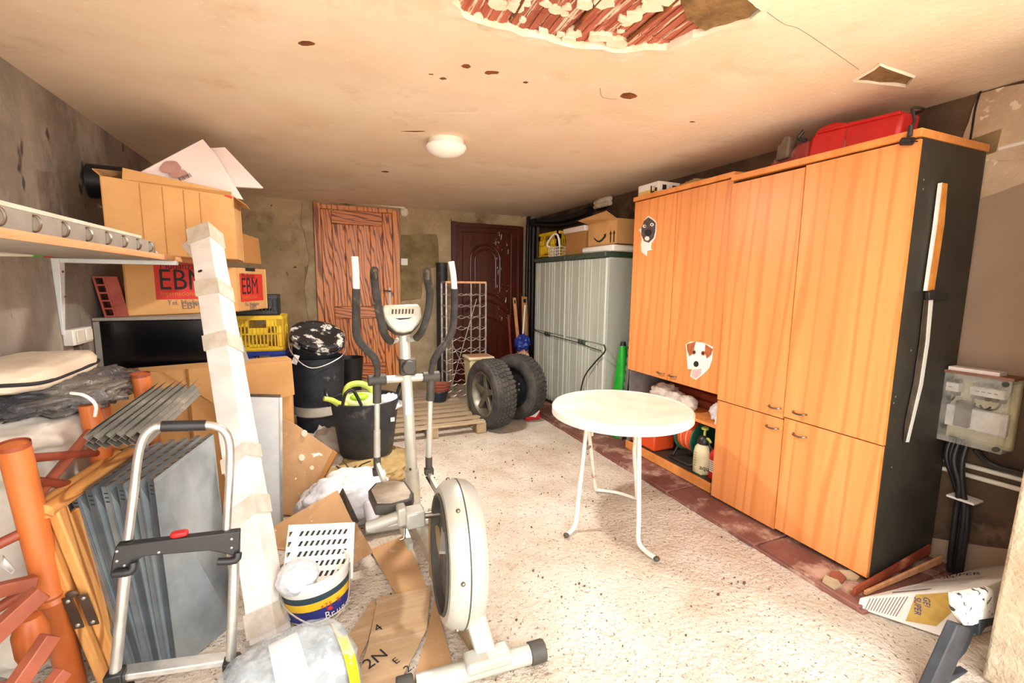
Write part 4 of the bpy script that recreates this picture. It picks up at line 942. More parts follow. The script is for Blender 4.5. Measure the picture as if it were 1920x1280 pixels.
ob('crank_block', MB().obox(cb0+V3((-.055, .02, .01)), (.04, 0, 0), (0, .07, 0), (0, 0, .085)), SILVER, el, bev=.008)
ob('crank_axle', MB().cyl(cb0, cb0+V3((.15, -.02, .0)), .016), STEEL, el)
pt0 = ay(690, 988, 2.06); ob('pedal_tube', MB().tube([cb0+V3((-.06, .03, 0)), pt0], .026, 14), SILVER, el)
ob('clamp_wing', MB().tube([cb0+V3((-.05, -.03, -.03)), cb0+V3((-.055, -.04, -.07)), cb0+V3((-.075, -.04, -.075))], .006, 8, 3), STEEL, el)
ob('crank_arm', MB().bar(cb0+V3((.15, -.02, 0)), fw+V3((-.055, .0, .0)), .014, .04, (1, 0, 0)), SILVER, el)
# frame, feet
ob('main_beam', MB().bar((.475, 2.62, .075), (.535, 1.50, .085), .06, .075), SILVER, el, bev=.008)
ob('frame_plate', MB().prism([(.455, 2.1, .04), (.47, 1.72, .04), (.50, 1.50, .06), (.485, 1.62, .20), (.46, 1.9, .36), (.45, 2.08, .40)], (.012, 0, 0)), mat('tan_dust_plate', (170, 146, 112), (140, 116, 86), sc=5, rough=.6, bump=.1), el)
ob('neck', MB().hexa([(.50, 1.46, .075), (.58, 1.455, .075), (.585, 1.56, .075), (.50, 1.56, .075), (.475, 1.56, .20), (.56, 1.555, .20), (.565, 1.68, .20), (.475, 1.68, .20)]), SILVER, el, bev=.012)
ob('foot_bracket', MB().bar((.45, 1.475, .075), (.63, 1.465, .078), .085, .045), SILVER, el, bev=.012)
ob('rear_stabiliser', MB().tube([(.27, 1.49, .042), (.72, 1.46, .042)], .036, 18), SILVER, el)
for a, b_ in (((.71, 1.461, .042), (.775, 1.457, .042)), ((.26, 1.491, .042), (.20, 1.495, .042))): ob('end_cap', MB().cyl(a, b_, .042, n=10), DGREY, el, bev=.005)
ob('front_stabiliser', MB().tube([(.20, 2.66, .042), (.75, 2.63, .042)], .036, 16), SILVER, el)
ob('side_knob', MB().cyl(fw+ax.normalized()*.088, fw+ax.normalized()*.13, .03, n=14), ZINC, el, bev=.004)

# ------------------------------------------------------------------ pallet and what stands on it
pal = thing('pallet', 'weathered wooden pallet lying on the floor before the wine rack', 'pallet', (.85, 4.75, 0))
PX0, PX1, PY0, PY1 = .42, 1.50, 4.16, 5.36
for k in range(8):
    y0 = PY0+.002+(PY1-PY0-.08)*k/7
    ob('slat', MB().box(PX0, PX1+random.uniform(-.01, .01), y0, y0+.078+random.uniform(-.004, .004), .098, .12), PALW, pal, bev=.002)
for x in (PX0, (PX0+PX1)/2-.05, PX1-.10):
    ob('stringer_board', MB().box(x, x+.10, PY0, PY1, .078, .0975), PALY, pal)
    ob('bottom_board', MB().box(x, x+.10, PY0, PY1, .001, .02), PALY, pal)
    for y in (PY0, (PY0+PY1)/2-.07, PY1-.14): ob('block', MB().box(x, x+.10, y, y+.14, .0205, .0775), PALY, pal)
wr_ = thing('wine_rack', 'tall silver wire wine rack standing before the brown door', 'rack', (1.62, 5.25, .12))
rx0, rx1, ry0, ry1, rz0, rz1 = 1.37, 1.86, 5.20, 5.42, .002, 1.50
for x in (rx0, rx1):
    for y in (ry0, ry1): ob('post', MB().box(x-.009, x+.009, y-.009, y+.009, rz0, rz1), ZINC, wr_)
ob('top_frame', MB().box(rx0, rx1, ry0-.010, ry0+.010, rz1-.015, rz1+.008), SHELFW, wr_); ob('top_frame', MB().box(rx0, rx1, ry1-.01, ry1+.01, rz1-.015, rz1+.005), ZINC, wr_)
for x in (rx0, rx1): ob('top_frame', MB().box(x-.009, x+.009, ry0, ry1, rz1-.015, rz1+.005), ZINC, wr_)
for k in range(10):
    z = rz1-.14-.135*k
    for y in (ry0, ry1):
        ob('wavy_wire', MB().tube([(rx0+(rx1-rx0)*q/20, y-.006, z-.022*abs(math.sin(math.pi*q/5))) for q in range(21)], .0055, 6, 2), ZINC, wr_)
    for x in (rx0, rx1): ob('side_wire', MB().tube([(x, ry0, z), (x, ry1, z)], .0045, 6), ZINC, wr_)
for a, b_ in (((rx0+.05, ry0-.015, .25), (rx1-.12, ry0-.015, 1.30)), ((rx0, ry0-.012, .9), (rx0+.30, ry0-.012, .3))): ob('brace', MB().tube([a, b_], .005, 6), ZINC, wr_)
for x in (1.50, 1.74): ob('post', MB().box(x-.007, x+.007, ry1-.02, ry1-.008, rz0, rz1), ZINC, wr_)
pot = thing('plant_pot', 'dark glazed pot with brown saucers stacked on it, on the pallet', 'pot', (1.24, 5.08, .1205))
ob('pot', MB().lathe([(0, 0), (.085, 0), (.115, .12), (.112, .125), (0, .125)], (1.24, 5.08, .1205), n=32), NAVY, pot)
for k in range(2): ob('saucer', MB().lathe([(0, 0), (.115, 0), (.135, .035), (.125, .042), (.105, .012), (0, .012)], (1.24+.01*k, 5.08, .247+.034*k), n=32), TERRA, pot)
single('roll_of_felt', 'dark rolled roofing felt standing between the two doors', 'roll', MB().lathe([(0, 0), (.075, 0), (.075, 1.75), (.04, 1.752), (0, 1.70)], (1.545, 6.08, .002), n=24), BLACKD, (1.545, 6.08, .0))
bn = thing('waste_bin', 'cream plastic waste bin behind the alloy wheel', 'bin', (1.62, 4.93, 0))
def tap(x0, x1, y0, y1, z0, z1, t): return [(x0+t, y0+t, z0), (x1-t, y0+t, z0), (x1-t, y1-t, z0), (x0+t, y1-t, z0), (x0, y0, z1), (x1, y0, z1), (x1, y1, z1), (x0, y1, z1)]
bx = (1.52, 1.80, 4.76, 5.02)
ob('body', MB().hexa(tap(*bx, .002, .64, .035)), CREAMP, bn, bev=.02); ob('rim', MB().box(bx[0]-.012, bx[1]+.012, bx[2]-.012, bx[3]+.012, .63, .665), CREAMP, bn, bev=.012)
ob('opening', MB().box(bx[0]+.02, bx[1]-.02, bx[2]+.02, bx[3]-.02, .660, .668), mat('bin_inside', (178, 130, 106), rough=.7, bump=0), bn)

# tyres
def wheel(name, label, c, axis, Rr, w, rimm, kind):
    t = thing(name, label, 'tyre', (c[0], c[1], 0)); c = V3(c); a = V3(axis).normalized()
    ri = Rr*.66; h = w/2
    ob('tyre', MB().lathe([(ri, -h*.78), (ri+.02, -h*.92), (Rr*.84, -h), (Rr*.95, -h*.90), (Rr*.985, -h*.72), (Rr, -h*.35), (Rr, h*.35), (Rr*.985, h*.72), (Rr*.95, h*.9), (Rr*.84, h), (ri+.02, h*.92), (ri, h*.78)], c, a, n=72), TYRE, t)
    x, y = perp(a); m = MB()
    for row, (o0, wd_) in enumerate(((-.74, .26), (-.40, .28), (-.05, .22), (.24, .28), (.60, .26))):
        n = 46
        for k in range(n):
            th = 2*math.pi*(k+.5*(row % 2)+.3*row)/n; rad = x*math.cos(th)+y*math.sin(th); tg = -x*math.sin(th)+y*math.cos(th)
            rr = Rr*(1.0 if abs(o0) < .5 else .975)
            m.obox(c+a*(h*(o0+wd_/2))+rad*(rr+.002), a*h*wd_, (tg+a*.25*(1 if row % 2 else -1))*(2*math.pi*Rr/n*.72), rad*.014)
    ob('tread_blocks', m, TYRE, t, kind='stuff')
    ob('rim', MB().lathe([(ri+.004, -h*.80), (ri-.012, -h*.84), (ri-.028, -h*.66), (ri-.045, -h*.2), (ri-.06, h*.6), (ri-.02, h*.8), (ri, h*.8)], c, a, n=60), rimm, t)
    if kind == 'alloy':
        for k in range(5):
            th = 2*math.pi*k/5+.3; rad = x*math.cos(th)+y*math.sin(th); tg = -x*math.sin(th)+y*math.cos(th)
            p0, p1 = c+rad*.045-a*h*.50, c+rad*(ri-.025)-a*h*.62
            ob('spoke', MB().hexa([p0-tg*.035, p0+tg*.035, p1+tg*.022, p1-tg*.022, p0-tg*.03+a*.04, p0+tg*.03+a*.04, p1+tg*.02+a*.03, p1-tg*.02+a*.03]), rimm, t, bev=.006)
        ob('hub', MB().lathe([(0, -h*.62), (.03, -h*.62), (.055, -h*.52), (.065, -h*.2), (0, -h*.2)], c, a, n=28), rimm, t)
        ob('brake_side', MB().lathe([(0, h*.1), (ri-.05, h*.1)], c, a, n=40), DGREY, t)
    else:
        ob('rim_disc', MB().lathe([(0, -h*.05), (.06, -h*.05), (.09, -h*.22), (.13, -h*.15), (ri-.05, -h*.1)], c, a, n=40), rimm, t)
        for k in range(5):
            th = 2*math.pi*k/5; p = c+(x*math.cos(th)+y*math.sin(th))*.055-a*h*.05
            ob('bolt_hole', MB().cyl(p, p-a*.008, .012, n=10), ZINC, t)
    return t
ALLOY = mat('dull_alloy', (142, 136, 122), (106, 100, 90), sc=6, rough=.4, metal=.6, bump=.1)
wheel('car_tyre', 'worn car tyre on a five spoke alloy rim standing by the pallet', (1.60, 4.32, .358), (1, .16, .0), .352, .24, ALLOY, 'alloy')
wheel('car_tyre', 'black car tyre on a black steel rim behind the alloy wheel', (1.985, 4.52, .358), (1, .48, -.05), .352, .22, BLACK, 'steel')
rc = thing('red_carton', 'red and white printed carton on the floor beside the black tyre', 'box', (2.10, 4.42, 0))
ob('carton', MB().box(2.03, 2.20, 4.36, 4.60, .002, .115), REDP, rc, bev=.003)
ob('white_print', MB().prism([(2.06, 4.3585, .05), (2.15, 4.3585, .03), (2.20, 4.3585, .1), (2.12, 4.3585, .115)], (0, -.0008, 0)), PAPER, rc); ob('lid', MB().box(2.03, 2.20, 4.36, 4.60, .1155, .119), PAPER, rc)
for k, (u0, v0, u1, v1, w, lb) in enumerate([(964, 558, 976, 690, .045, 'pale wooden lath with end stamp leaning on the brown door'), (983, 556, 986, 680, .085, 'wider brown plank leaning on the brown door near the corner'), (953, 590, 960, 690, .03, 'thin dark lath leaning leftmost on the brown door')]):
    a, b_ = ay(u0, v0, 5.98), ay(u1, v1, 5.72); d = (b_-a).normalized(); b_ = a+d*(-(a.z-.005)/d.z)
    t = thing('leaning_plank', lb, 'plank', b_, 'planks against the brown door')
    ob('board', MB().bar(b_, a, w, .02, (0, 1, 0)), [SHELFW, CARD, REDW][k], t, bev=.002)
    if k < 2: ob('end_stamp', MB().obox(a+(b_-a)*.045+V3((0, -.0125, 0)), (w*.5, 0, 0), (0, .001, 0), (b_-a).normalized()*.05), INK, t)
br = thing('broom', 'white broom handle with blue head beside the resin cupboard', 'broom', (2.45, 5.45, 0))
ob('handle', MB().cyl((2.58, 5.62, 1.20), (2.42, 5.45, .002), .012), WHITE, br)
ob('blue_head', MB().blob((2.475, 5.46, .70), .10, .08, .11, .3, 4, 3), BLUEP, br)
single('orange_net', 'orange mesh sack of firewood pieces below the blue broom head', 'sack', MB().blob((2.44, 5.40, .42), .12, .10, .17, .3, 4, 13), mat('orange_net_print', (190, 104, 70), (220, 190, 170), sc=18, rough=.8, bump=.5), (2.44, 5.40, .25))
single('white_box', 'narrow white carton at the foot of the orange sack', 'box', MB().box(2.32, 2.545, 5.34, 5.50, .002, .245), PAPER, (2.43, 5.4, 0), bev=.004)
sw = thing('light_switch', 'square white light switch right of the pine door', 'switch', yb(757, 490))
p = yb(757.5, 491); ob('plate', MB().box(p.x-.045, p.x+.045, YB-.036, YB-.016, p.z-.045, p.z+.045), WHITE, sw, bev=.006)
ob('rocker', MB().box(p.x-.026, p.x+.026, YB-.042, YB-.035, p.z-.026, p.z+.026), WHITE, sw, bev=.003)

# ------------------------------------------------------------------ buckets in front of the pine door
tu = thing('rubber_tub', 'black rubber builder tub holding a green watering can', 'tub', (.31, 3.72, .12))
tz, tc_ = .13, V3((.31, 3.72, .13))
ob('tub_body', MB().lathe([(0, 0), (.195, 0), (.205, .01), (.262, .43), (.268, .44), (.262, .447), (.254, .44), (.198, .03), (0, .03)], tc_, n=48), BLACKD, tu)
for s in (-1, 1): ob('handle', MB().tube([tc_+V3((s*.262-.04*0, -.09, .42)), tc_+V3((s*.285, -.075, .50)), tc_+V3((s*.292, 0, .53)), tc_+V3((s*.285, .075, .50)), tc_+V3((s*.262, .09, .42))], .014, 8, 5), BLACK, tu)
ob('handle', MB().tube([ay(642, 762, 3.46), ay(648, 738, 3.45), ay(662, 732, 3.45), ay(678, 760, 3.46)], .012, 8, 5), BLACK, tu)
sq = frame(ay(736, 786, 3.50), (1, .18, 0), (0, 0, 1)); ob('label', MB().prism([sq(-.016, -.016), sq(.016, -.016), sq(.016, .016), sq(-.016, .016)], sq(0, 0, .003)-sq(0, 0, 0)), PAPER, tu)
wc = thing('watering_can', 'lime green watering can with arched handle, in the black tub', 'watering can', (.24, 3.70, .35))
def w_(u, v, y=3.66): return ay(u, v, y)
cc = w_(676, 752, 3.68)
ob('can_body', MB().blob(cc+V3((0, 0, -.02)), .145, .11, .10, .0, 2, 1, e=.8), mat('pale_lime', (214, 222, 150), (226, 230, 176), rough=.4, bump=0), wc)
ob('handle', MB().tube([w_(650, 756), w_(648, 735), w_(656, 722), w_(676, 719), w_(695, 728), w_(703, 745)], .024, 12, 5), LIME, wc)
ob('filler_cap', MB().blob(cc+V3((-.01, -.06, .045)), .075, .045, .035, 0, e=.9), mat('deep_lime', (160, 204, 40), rough=.4, bump=0), wc)
ob('spout', MB().tube([w_(655, 762, 3.62), w_(635, 757, 3.58), w_(622, 750, 3.55), w_(607, 747, 3.53)], [.026, .017], 12, 5), LIME, wc)
single('white_jug', 'rounded white plastic jug lying in the black tub', 'jug', MB().blob(w_(690, 768, 3.62), .13, .09, .06, .06, 2, 3), WHITE, w_(690, 768, 3.62))
single('clear_bag', 'crumpled clear bag in the right side of the black tub', 'bag', MB().blob(w_(730, 752, 3.72)+V3((0, 0, -.01)), .11, .12, .06, .35, 3, 5), WBAG, w_(730, 752, 3.72))
single('straw_bale', 'heap of dry straw and old sacking under the black tub', 'straw', MB().blob((.30, 3.60, .055), .33, .33, .072, .25, 4, 15, e=.8, flat=-.055), STRAW, (.30, 3.6, 0))
bs = thing('builder_buckets', 'white bucket nested in a tall black rubber bin by the pine door', 'bucket', (-.04, 4.42, 0))
bc = V3((-.04, 4.42, 0))
ob('white_bucket', MB().lathe([(0, .30), (.195, .30), (.205, .31), (.215, .44), (0, .44)], bc, n=44), WHITED, bs)
ob('lower_bin', MB().lathe([(0, .002), (.18, .002), (.19, .30), (0, .30)], bc, n=40), BLACKD, bs)
ob('black_bin', MB().lathe([(.19, .385), (.215, .395), (.235, .80), (.242, .815), (.235, .82), (.225, .80), (.19, .40)], bc, n=48), BLACKD, bs)
lb_ = thing('lidded_bucket', 'paint-spattered black bucket with tilted lid on top of the bin', 'bucket', (-.04, 4.42, .80))
tl = V3((.20, -.50, 1)).normalized(); b0 = bc+V3((-.03, .05, .76))
ob('bucket', MB().lathe([(0, 0), (.175, 0), (.20, .22), (.215, .225), (.215, .245), (.205, .25), (.212, .27), (0, .27)], b0, tl, n=48), BLACKD, lb_)
SPAT = mat('paint_spattered_black', (26, 26, 27), (44, 44, 45), sc=9, rough=.45, bump=.2, dirt=(214, 210, 202), dlo=.55, dhi=.59, dsc=9)
ob('lid', MB().lathe([(0, .30), (.15, .302), (.165, .314), (.20, .316), (.226, .305), (.228, .27), (.222, .268)], b0, tl, n=56), SPAT, lb_)
ob('lid_rim', MB().lathe([(.214, .235), (.232, .24), (.232, .252), (.214, .256)], b0, tl, n=56), SPAT, lb_)
ob('paper_label', MB().prism([ay(552, 664, 4.19), ay(562, 667, 4.18), ay(556, 684, 4.18), ay(546, 680, 4.19)], (0, -.003, 0)), PAPER, lb_)
ob('wire_handle', MB().tube([ay(541, 625, 4.35), ay(546, 660, 4.2), ay(585, 690, 4.13), ay(640, 668, 4.22), ay(650, 640, 4.4)], .005, 6, 6), ZINC, lb_)
b2 = thing('black_pail', 'small black pail with raised wire handle right of the tall bin', 'bucket', (.26, 4.82, 0))
ob('pail', MB().lathe([(0, .30), (.10, .30), (.135, .72), (.14, .73), (.13, .73), (.1, .33), (0, .33)], (.26, 4.82, 0), n=36), BLACK, b2)
ob('pail', MB().lathe([(0, .002), (.10, .002), (.12, .29), (0, .29)], (.26, 4.82, 0), n=36), BLACK, b2)
ob('wire_handle', MB().tube([ay(618, 715, 4.70), ay(632, 702, 4.68), ay(640, 705, 4.68), ay(646, 716, 4.70)], .006, 6, 4), BLACK, b2)
single('plastering_cloth', 'crumpled pale brown sheet on the floor below the white bucket', 'cloth', MB().blob((-.02, 3.72, .06), .24, .22, .075, .4, 3, 21, flat=-.058).blob((.02, 3.98, .10), .22, .17, .16, .35, 3, 22, flat=-.098), CLOTHW, (-.02, 3.8, 0))
# ------------------------------------------------------------------ left wall: shelf and what is on it
sh = thing('wall_shelf', 'long grey board shelf with raw pine front edge on the left wall', 'shelf', (-1.0, 2.3, 1.6))
SX = -.74
ob('board', MB().box(XL, SX, 1.2, 3.62, 1.60, 1.622), GREYL, sh)
ob('front_edge', MB().box(SX, SX+.006, 1.2, 3.62, 1.598, 1.624), SHELFW, sh)
bk = MB(); ob('bracket_arm', MB().box(XL, -.72, 3.085, 3.115, 1.575, 1.599), WMET, sh, bev=.004)
ob('bracket_leg', MB().hexa([(XL, 3.09, 1.20), (XL+.010, 3.09, 1.20), (XL+.010, 3.11, 1.20), (XL, 3.11, 1.20), (XL, 3.07, 1.598), (XL+.035, 3.07, 1.598), (XL+.035, 3.13, 1.598), (XL, 3.13, 1.598)]), WMET, sh, bev=.003)
for z in (1.53, 1.40): ob('bracket_hole', MB().cyl((XL+.030, 3.098, z), (XL+.036, 3.098, z), .006, n=8), RUST, sh)
mr = thing('slotted_rail', 'grey slotted metal channel lying along the front of the wall shelf', 'rail', (-.80, 2.3, 1.625))
ob('web', MB().box(-.785, -.780, 1.3, 2.96, 1.625, 1.69), GREYL, mr); ob('flange', MB().box(-.85, -.785, 1.3, 2.96, 1.625, 1.630), GREYL, mr)
for k in range(9):
    y = 1.5+.17*k; ob('hook', MB().tube([(-.779, y, 1.635), (-.770, y+.006, 1.64), (-.766, y+.012, 1.66), (-.772, y+.012, 1.68), (-.779, y+.005, 1.682)], .004, 6, 3), STEEL, mr)
single('white_lath', 'white painted lath lying on top of the slotted metal channel', 'lath', MB().box(-.87, -.783, 1.3, 2.78, 1.6915, 1.706), WHITED, (-.83, 2.1, 1.691), bev=.002)
rod = thing('white_rod', 'thin white rod with green and red tape lying beneath the wall shelf', 'rod', (-1.2, 2.4, 1.58))
P = lambda u, v: ax_(u, v, XL+.05)
ob('rod', MB().tube([(XL+.05, 1.5, 1.575), P(2, 476), P(90, 478), P(178, 478)], [.011, .007], 8), WHITE, rod)
ob('green_tape', MB().tube([P(58, 477), P(76, 477.5)], .013, 10), mat('green_tape', (86, 160, 70), rough=.5, bump=0), rod); ob('red_tape', MB().tube([P(77, 477.5), P(98, 478)], .0125, 10), INKR, rod)
ob('bracket_clip', MB().box(XL, XL+.065, 2.42, 2.44, 1.558, 1.5985), WMET, rod)
so = thing('double_socket', 'white double wall switch box with a short trunking below the shelf', 'switch', (XL, 3.2, 1.18))
q0, q1 = ax_(112, 620, XL+.04), ax_(151, 650, XL+.04)
ob('box', MB().box(XL, XL+.045, 3.10, 3.32, 1.14, 1.225), WHITE, so, bev=.005)
for y in (3.165, 3.265): ob('rocker', MB().box(XL+.045, XL+.054, y-.04, y+.04, 1.15, 1.215), WHITED, so, bev=.006)
single('ventilation_pipe', 'fat black pipe end sticking out of the left wall behind the big carton', 'pipe', MB().lathe([(.095, 0), (.10, .0), (.10, .17), (.085, .17), (.085, .02)], (XL, 3.62, 2.08), (1, .1, 0), n=32), BLACK, (XL, 3.62, 2.08))

# big open carton on the shelf, turned a little
def quadwalls(t, pts, z0, z1, m, th=.006, names=None):
    P = [V3((x, y, 0)) for x, y in pts]
    for i in range(4):
        a, b = P[i], P[(i+1) % 4]; d = (b-a).normalized(); nn = V3((-d.y, d.x, 0))*th
        ob((names or ['front_panel', 'side_panel', 'back_panel', 'side_panel'])[i], MB().hexa([a+V3((0, 0, z0)), b+V3((0, 0, z0)), b+nn+V3((0, 0, z0)), a+nn+V3((0, 0, z0)), a+V3((0, 0, z1)), b+V3((0, 0, z1)), b+nn+V3((0, 0, z1)), a+nn+V3((0, 0, z1))]), m, t)
    ob('bottom', MB().hexa([p+V3((0, 0, z0)) for p in P]+[p+V3((0, 0, z0+.006)) for p in P]), m, t)
bcN = thing('open_carton', 'large open brown carton with a white board inside, on the wall shelf', 'box', (-.9, 3.5, 1.63))
A, B_ = V3((-1.02, 3.10, 0)), V3((-.505, 3.77, 0))
dAB = (B_-A).normalized(); nAB = V3((-dAB.y, dAB.x, 0))
A, B_ = ay(194, 400, 3.05), ay(441, 420, 3.40); A.z = B_.z = 0
dAB = (B_-A).normalized(); nAB = V3((-dAB.y, dAB.x, 0)); W2 = .30
C_, D_ = B_+nAB*W2+dAB*.0, A+nAB*.16
C_ = B_+V3((-.02, .42, 0)); D_ = A+V3((-.09, .42, 0))
zt = 2.02
quadwalls(bcN, [(p.x, p.y) for p in (A, B_, C_, D_)], 1.6245, zt, CARD)
up = V3((0, 0, 1))
f_ = frame(A+up*zt, dAB, up)
L_ = (B_-A).length
ob('flap', MB().plate([f_(.14*L_, 0), f_(L_*.98, 0), f_(L_*.96, .018, .03), f_(.14*L_, .055, .02)], .005), CARD, bcN)
ob('flap', MB().plate([A+up*zt, D_+up*zt, D_+up*(zt+.10)+V3((.16, .0, 0)), A+up*(zt+.03)+V3((-.03, .0, 0))], .004), CARD, bcN)
ob('flap', MB().plate([B_+up*zt, C_+up*zt, C_+up*(zt-.02)+V3((.06, 0, 0)), B_+up*(zt-.05)+V3((.07, -.02, 0))], .004), CARD, bcN)
for x in (.25, .41, .57, .70): ob('fold_line', MB().plate([f_(x*L_, -.38, .0005), f_(x*L_+.004, -.38, .0005), f_(x*L_+.004, -.01, .0005), f_(x*L_, -.01, .0005)], .0012), CARDI, bcN)
ob('torn_tape', MB().plate([f_(.27*L_, -.37, .001), f_(.33*L_, -.39, .001), f_(.345*L_, -.375, .001), f_(.285*L_, -.34, .001)], .002), TAPE, bcN)
bd = thing('white_board', 'stained white foam board sticking out of the large open carton', 'board', ay(330, 330, 3.5))
def bq(u, v, y): return ay(u, v, y)
ob('board', MB().plate([bq(236, 336, 3.20), bq(454, 374, 3.50), bq(404, 292, 3.46), bq(378, 261, 3.36)], .02), PINK, bd, bev=.002)
ob('board_back', MB().plate([bq(300, 345, 3.34), bq(492, 354, 3.62), bq(420, 278, 3.56), bq(380, 280, 3.50)], .02), PINK, bd, bev=.002)
def onb(u, v):  # point on the front face of the board
    a, b, c = bq(236, 336, 3.20), bq(454, 374, 3.50), bq(378, 261, 3.36); n = (b-a).cross(c-a).normalized(); a = a+n*(.0205 if n.dot(EYE-a) > 0 else 0); d = _ray(u, v)
    return EYE+d*((a-EYE).dot(n)/d.dot(n)), n
STN = mat('brown_damp_stain', (176, 134, 124), (160, 118, 108), sc=12, rough=.85, bump=0)
for u, v, ru, rv in ((320, 313, 19, 13), (336, 326, 17, 9)):
    pts = [onb(u+ru*math.cos(t)*(1+.15*math.sin(3*t)), v+rv*math.sin(t)*(1+.12*math.cos(2*t))) for t in [k*.3927 for k in range(16)]]
    s_ = -1 if pts[0][1].dot(EYE-pts[0][0]) < 0 else 1
    ob('damp_stain', MB().prism([p+n*s_*(.0008 if u < 330 else .0012) for p, n in pts], pts[0][1]*s_*.0006), STN, bd)
for k in range(9):
    u = 333+2.6*k; v = 333-1.0*k; w = (1.6, .7, 1.0)[k % 3]
    pts = [onb(*p) for p in ((u, v), (u+w, v-.5), (u+w+5, v+6), (u+5, v+6.5))]
    ob('barcode_bar', MB().prism([p+n*s_*.002 for p, n in pts], pts[0][1]*s_*.0006), INK, bd)
single('red_print_tab', 'small red printed tab at the near corner of the large open carton', 'tab', MB().plate([f_(.92*L_, .002, .004), f_(.99*L_, -.006, .004), f_(.985*L_, -.018, .004), f_(.92*L_, -.008, .004)], .003), INKR, f_(.95*L_, 0))

# black fronted cabinet, printed moving carton and hollow brick
bc_ = thing('black_cabinet', 'low cabinet with gloss black front standing against the left wall', 'cabinet', (-.92, 3.7, 0))
ob('body', MB().box(-1.24, -.62, 3.47, 3.92, .002, 1.245), DGREY, bc_, bev=.003)
ob('front_panel', MB().box(-1.215, -.625, 3.45, 3.47, .05, 1.24), GLOSSB, bc_, bev=.003)
ob('top_board', MB().box(-1.245, -.60, 3.445, 3.93, 1.2455, 1.262), GREYL, bc_)
ob('side_edge', MB().box(-1.245, -1.216, 3.448, 3.47, .05, 1.24), GREYL, bc_)
single('grey_board', 'bare grey board leaning at the right end of the black cabinet', 'board', MB().plate([ay(432, 690, 3.36), ay(472, 690, 3.36), ay(432, 572, 3.42), ay(415, 572, 3.42)], .015), GREYL, ay(445, 690, 3.36))
mv = thing('moving_carton', 'brown removal carton with red and black lettering on the black cabinet', 'box', (-.85, 3.7, 1.263))
zb = 1.264
E0, E1 = ay(238, 583, 3.52), ay(446, 570, 3.86); E0.z = E1.z = zb
e2 = ay(500, 556, 4.30); e2.z = zb; e3 = E0+(e2-E1)
quadwalls(mv, [(p.x, p.y) for p in (E0, E1, e2, e3)], zb, 1.585, CARD)
ffm = frame(E0, E1-E0, up); LF = (E1-E0).length; gs = frame(E1, e2-E1, up); LS = (e2-E1).length
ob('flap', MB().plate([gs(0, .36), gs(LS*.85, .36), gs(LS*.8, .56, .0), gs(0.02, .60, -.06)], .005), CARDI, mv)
def print_block(F, L, x0, x1, z0, z1, sz):
    ob('red_print', MB().prism([F(x0*L, z0, .001), F(x1*L, z0, .001), F(x1*L, z1, .001), F(x0*L, z1, .001)], F(0, 0, .0008)-F(0, 0, 0)), INKR, mv)
    w = (x1-x0)*L
    text('lettering', 'EBM', w*.50, F(x0*L+w*.04, z0+(z1-z0)*.27, .002), F(1, 0)-F(0, 0), (0, 0, 1), INK, mv, sx=.80)
    text('lettering', 'Mudanzas', w*.17, F(x0*L+w*.08, z1-(z1-z0)*.17, .002), F(1, 0)-F(0, 0), (0, 0, 1), INK, mv, sx=.85)
    text('lettering', 'Internacionales', w*.115, F(x0*L+w*.06, z0+(z1-z0)*.10, .002), F(1, 0)-F(0, 0), (0, 0, 1), INKO, mv, sx=.9)
    text('lettering', 'Tel. Mudanzas', w*.11, F(x0*L+w*.15, z0-.035, .002), F(1, 0)-F(0, 0), (0, 0, 1), INKG, mv)
    text('lettering', 'EBM', w*.16, F(x0*L+w*.35, z0-.065, .002), F(1, 0)-F(0, 0), (0, 0, 1), INKG, mv)
print_block(ffm, LF, .24, .84, .10, .34, .1); print_block(gs, LS, .10, .86, .07, .28, .07)
ob('hand_hole', MB().prism([gs(LS*x, z, .001) for x, z in ((.30, .30), (.62, .30), (.62, .325), (.30, .325))], gs(0, 0, .001)-gs(0, 0, 0)), INK, mv)
bkx = thing('hollow_brick', 'red hollow clay brick standing on end on the black cabinet', 'brick', (-1.18, 3.5, 1.263))
bo = frame(V3((-1.2, 3.49, 1.263)), (1, .25, 0), (-.17, 0, 1)); N = lambda x, y, z: bo(x, y, z)
def bb_(x0, x1, y0, y1, z0, z1, M_): return M_.hexa([N(x0, y0, z0), N(x1, y0, z0), N(x1, y0, z1), N(x0, y0, z1), N(x0, y1, z0), N(x1, y1, z0), N(x1, y1, z1), N(x0, y1, z1)])
m = MB(); bb_(0, .010, 0, .25, -.20, 0, m); bb_(.045, .055, 0, .25, -.20, 0, m)
for k in range(6): bb_(.010, .045, .048*k, .048*k+.010, -.20, 0, m)
bb_(.010, .045, .01, .25, -.20, -.17, m); ob('outer_shell', m, BRICK, bkx, kind='stuff')
ob('face', bb_(.055, .115, 0, .25, -.20, 0, MB()), BRICK, bkx, bev=.002)

# crates behind the brown carton
crate('plastic_crate', 'yellow plastic crate with grille sides on the blue crate', (-.475, 4.46, .90), (.40, .30, .30), YEL, rot=-.04)
crate('plastic_crate', 'blue plastic crate under the yellow grille crate', (-.46, 4.46, .45), (.40, .32, .448), BLUEP, rot=-.04)
crate('plastic_crate', 'blue plastic crate at the bottom of the crate stack', (-.46, 4.46, .002), (.40, .32, .446), BLUEP, rot=-.04)
crate('plastic_crate', 'black plastic crate on top of the yellow grille crate', (-.52, 4.50, 1.202), (.40, .30, .17), BLACK, rot=.03)

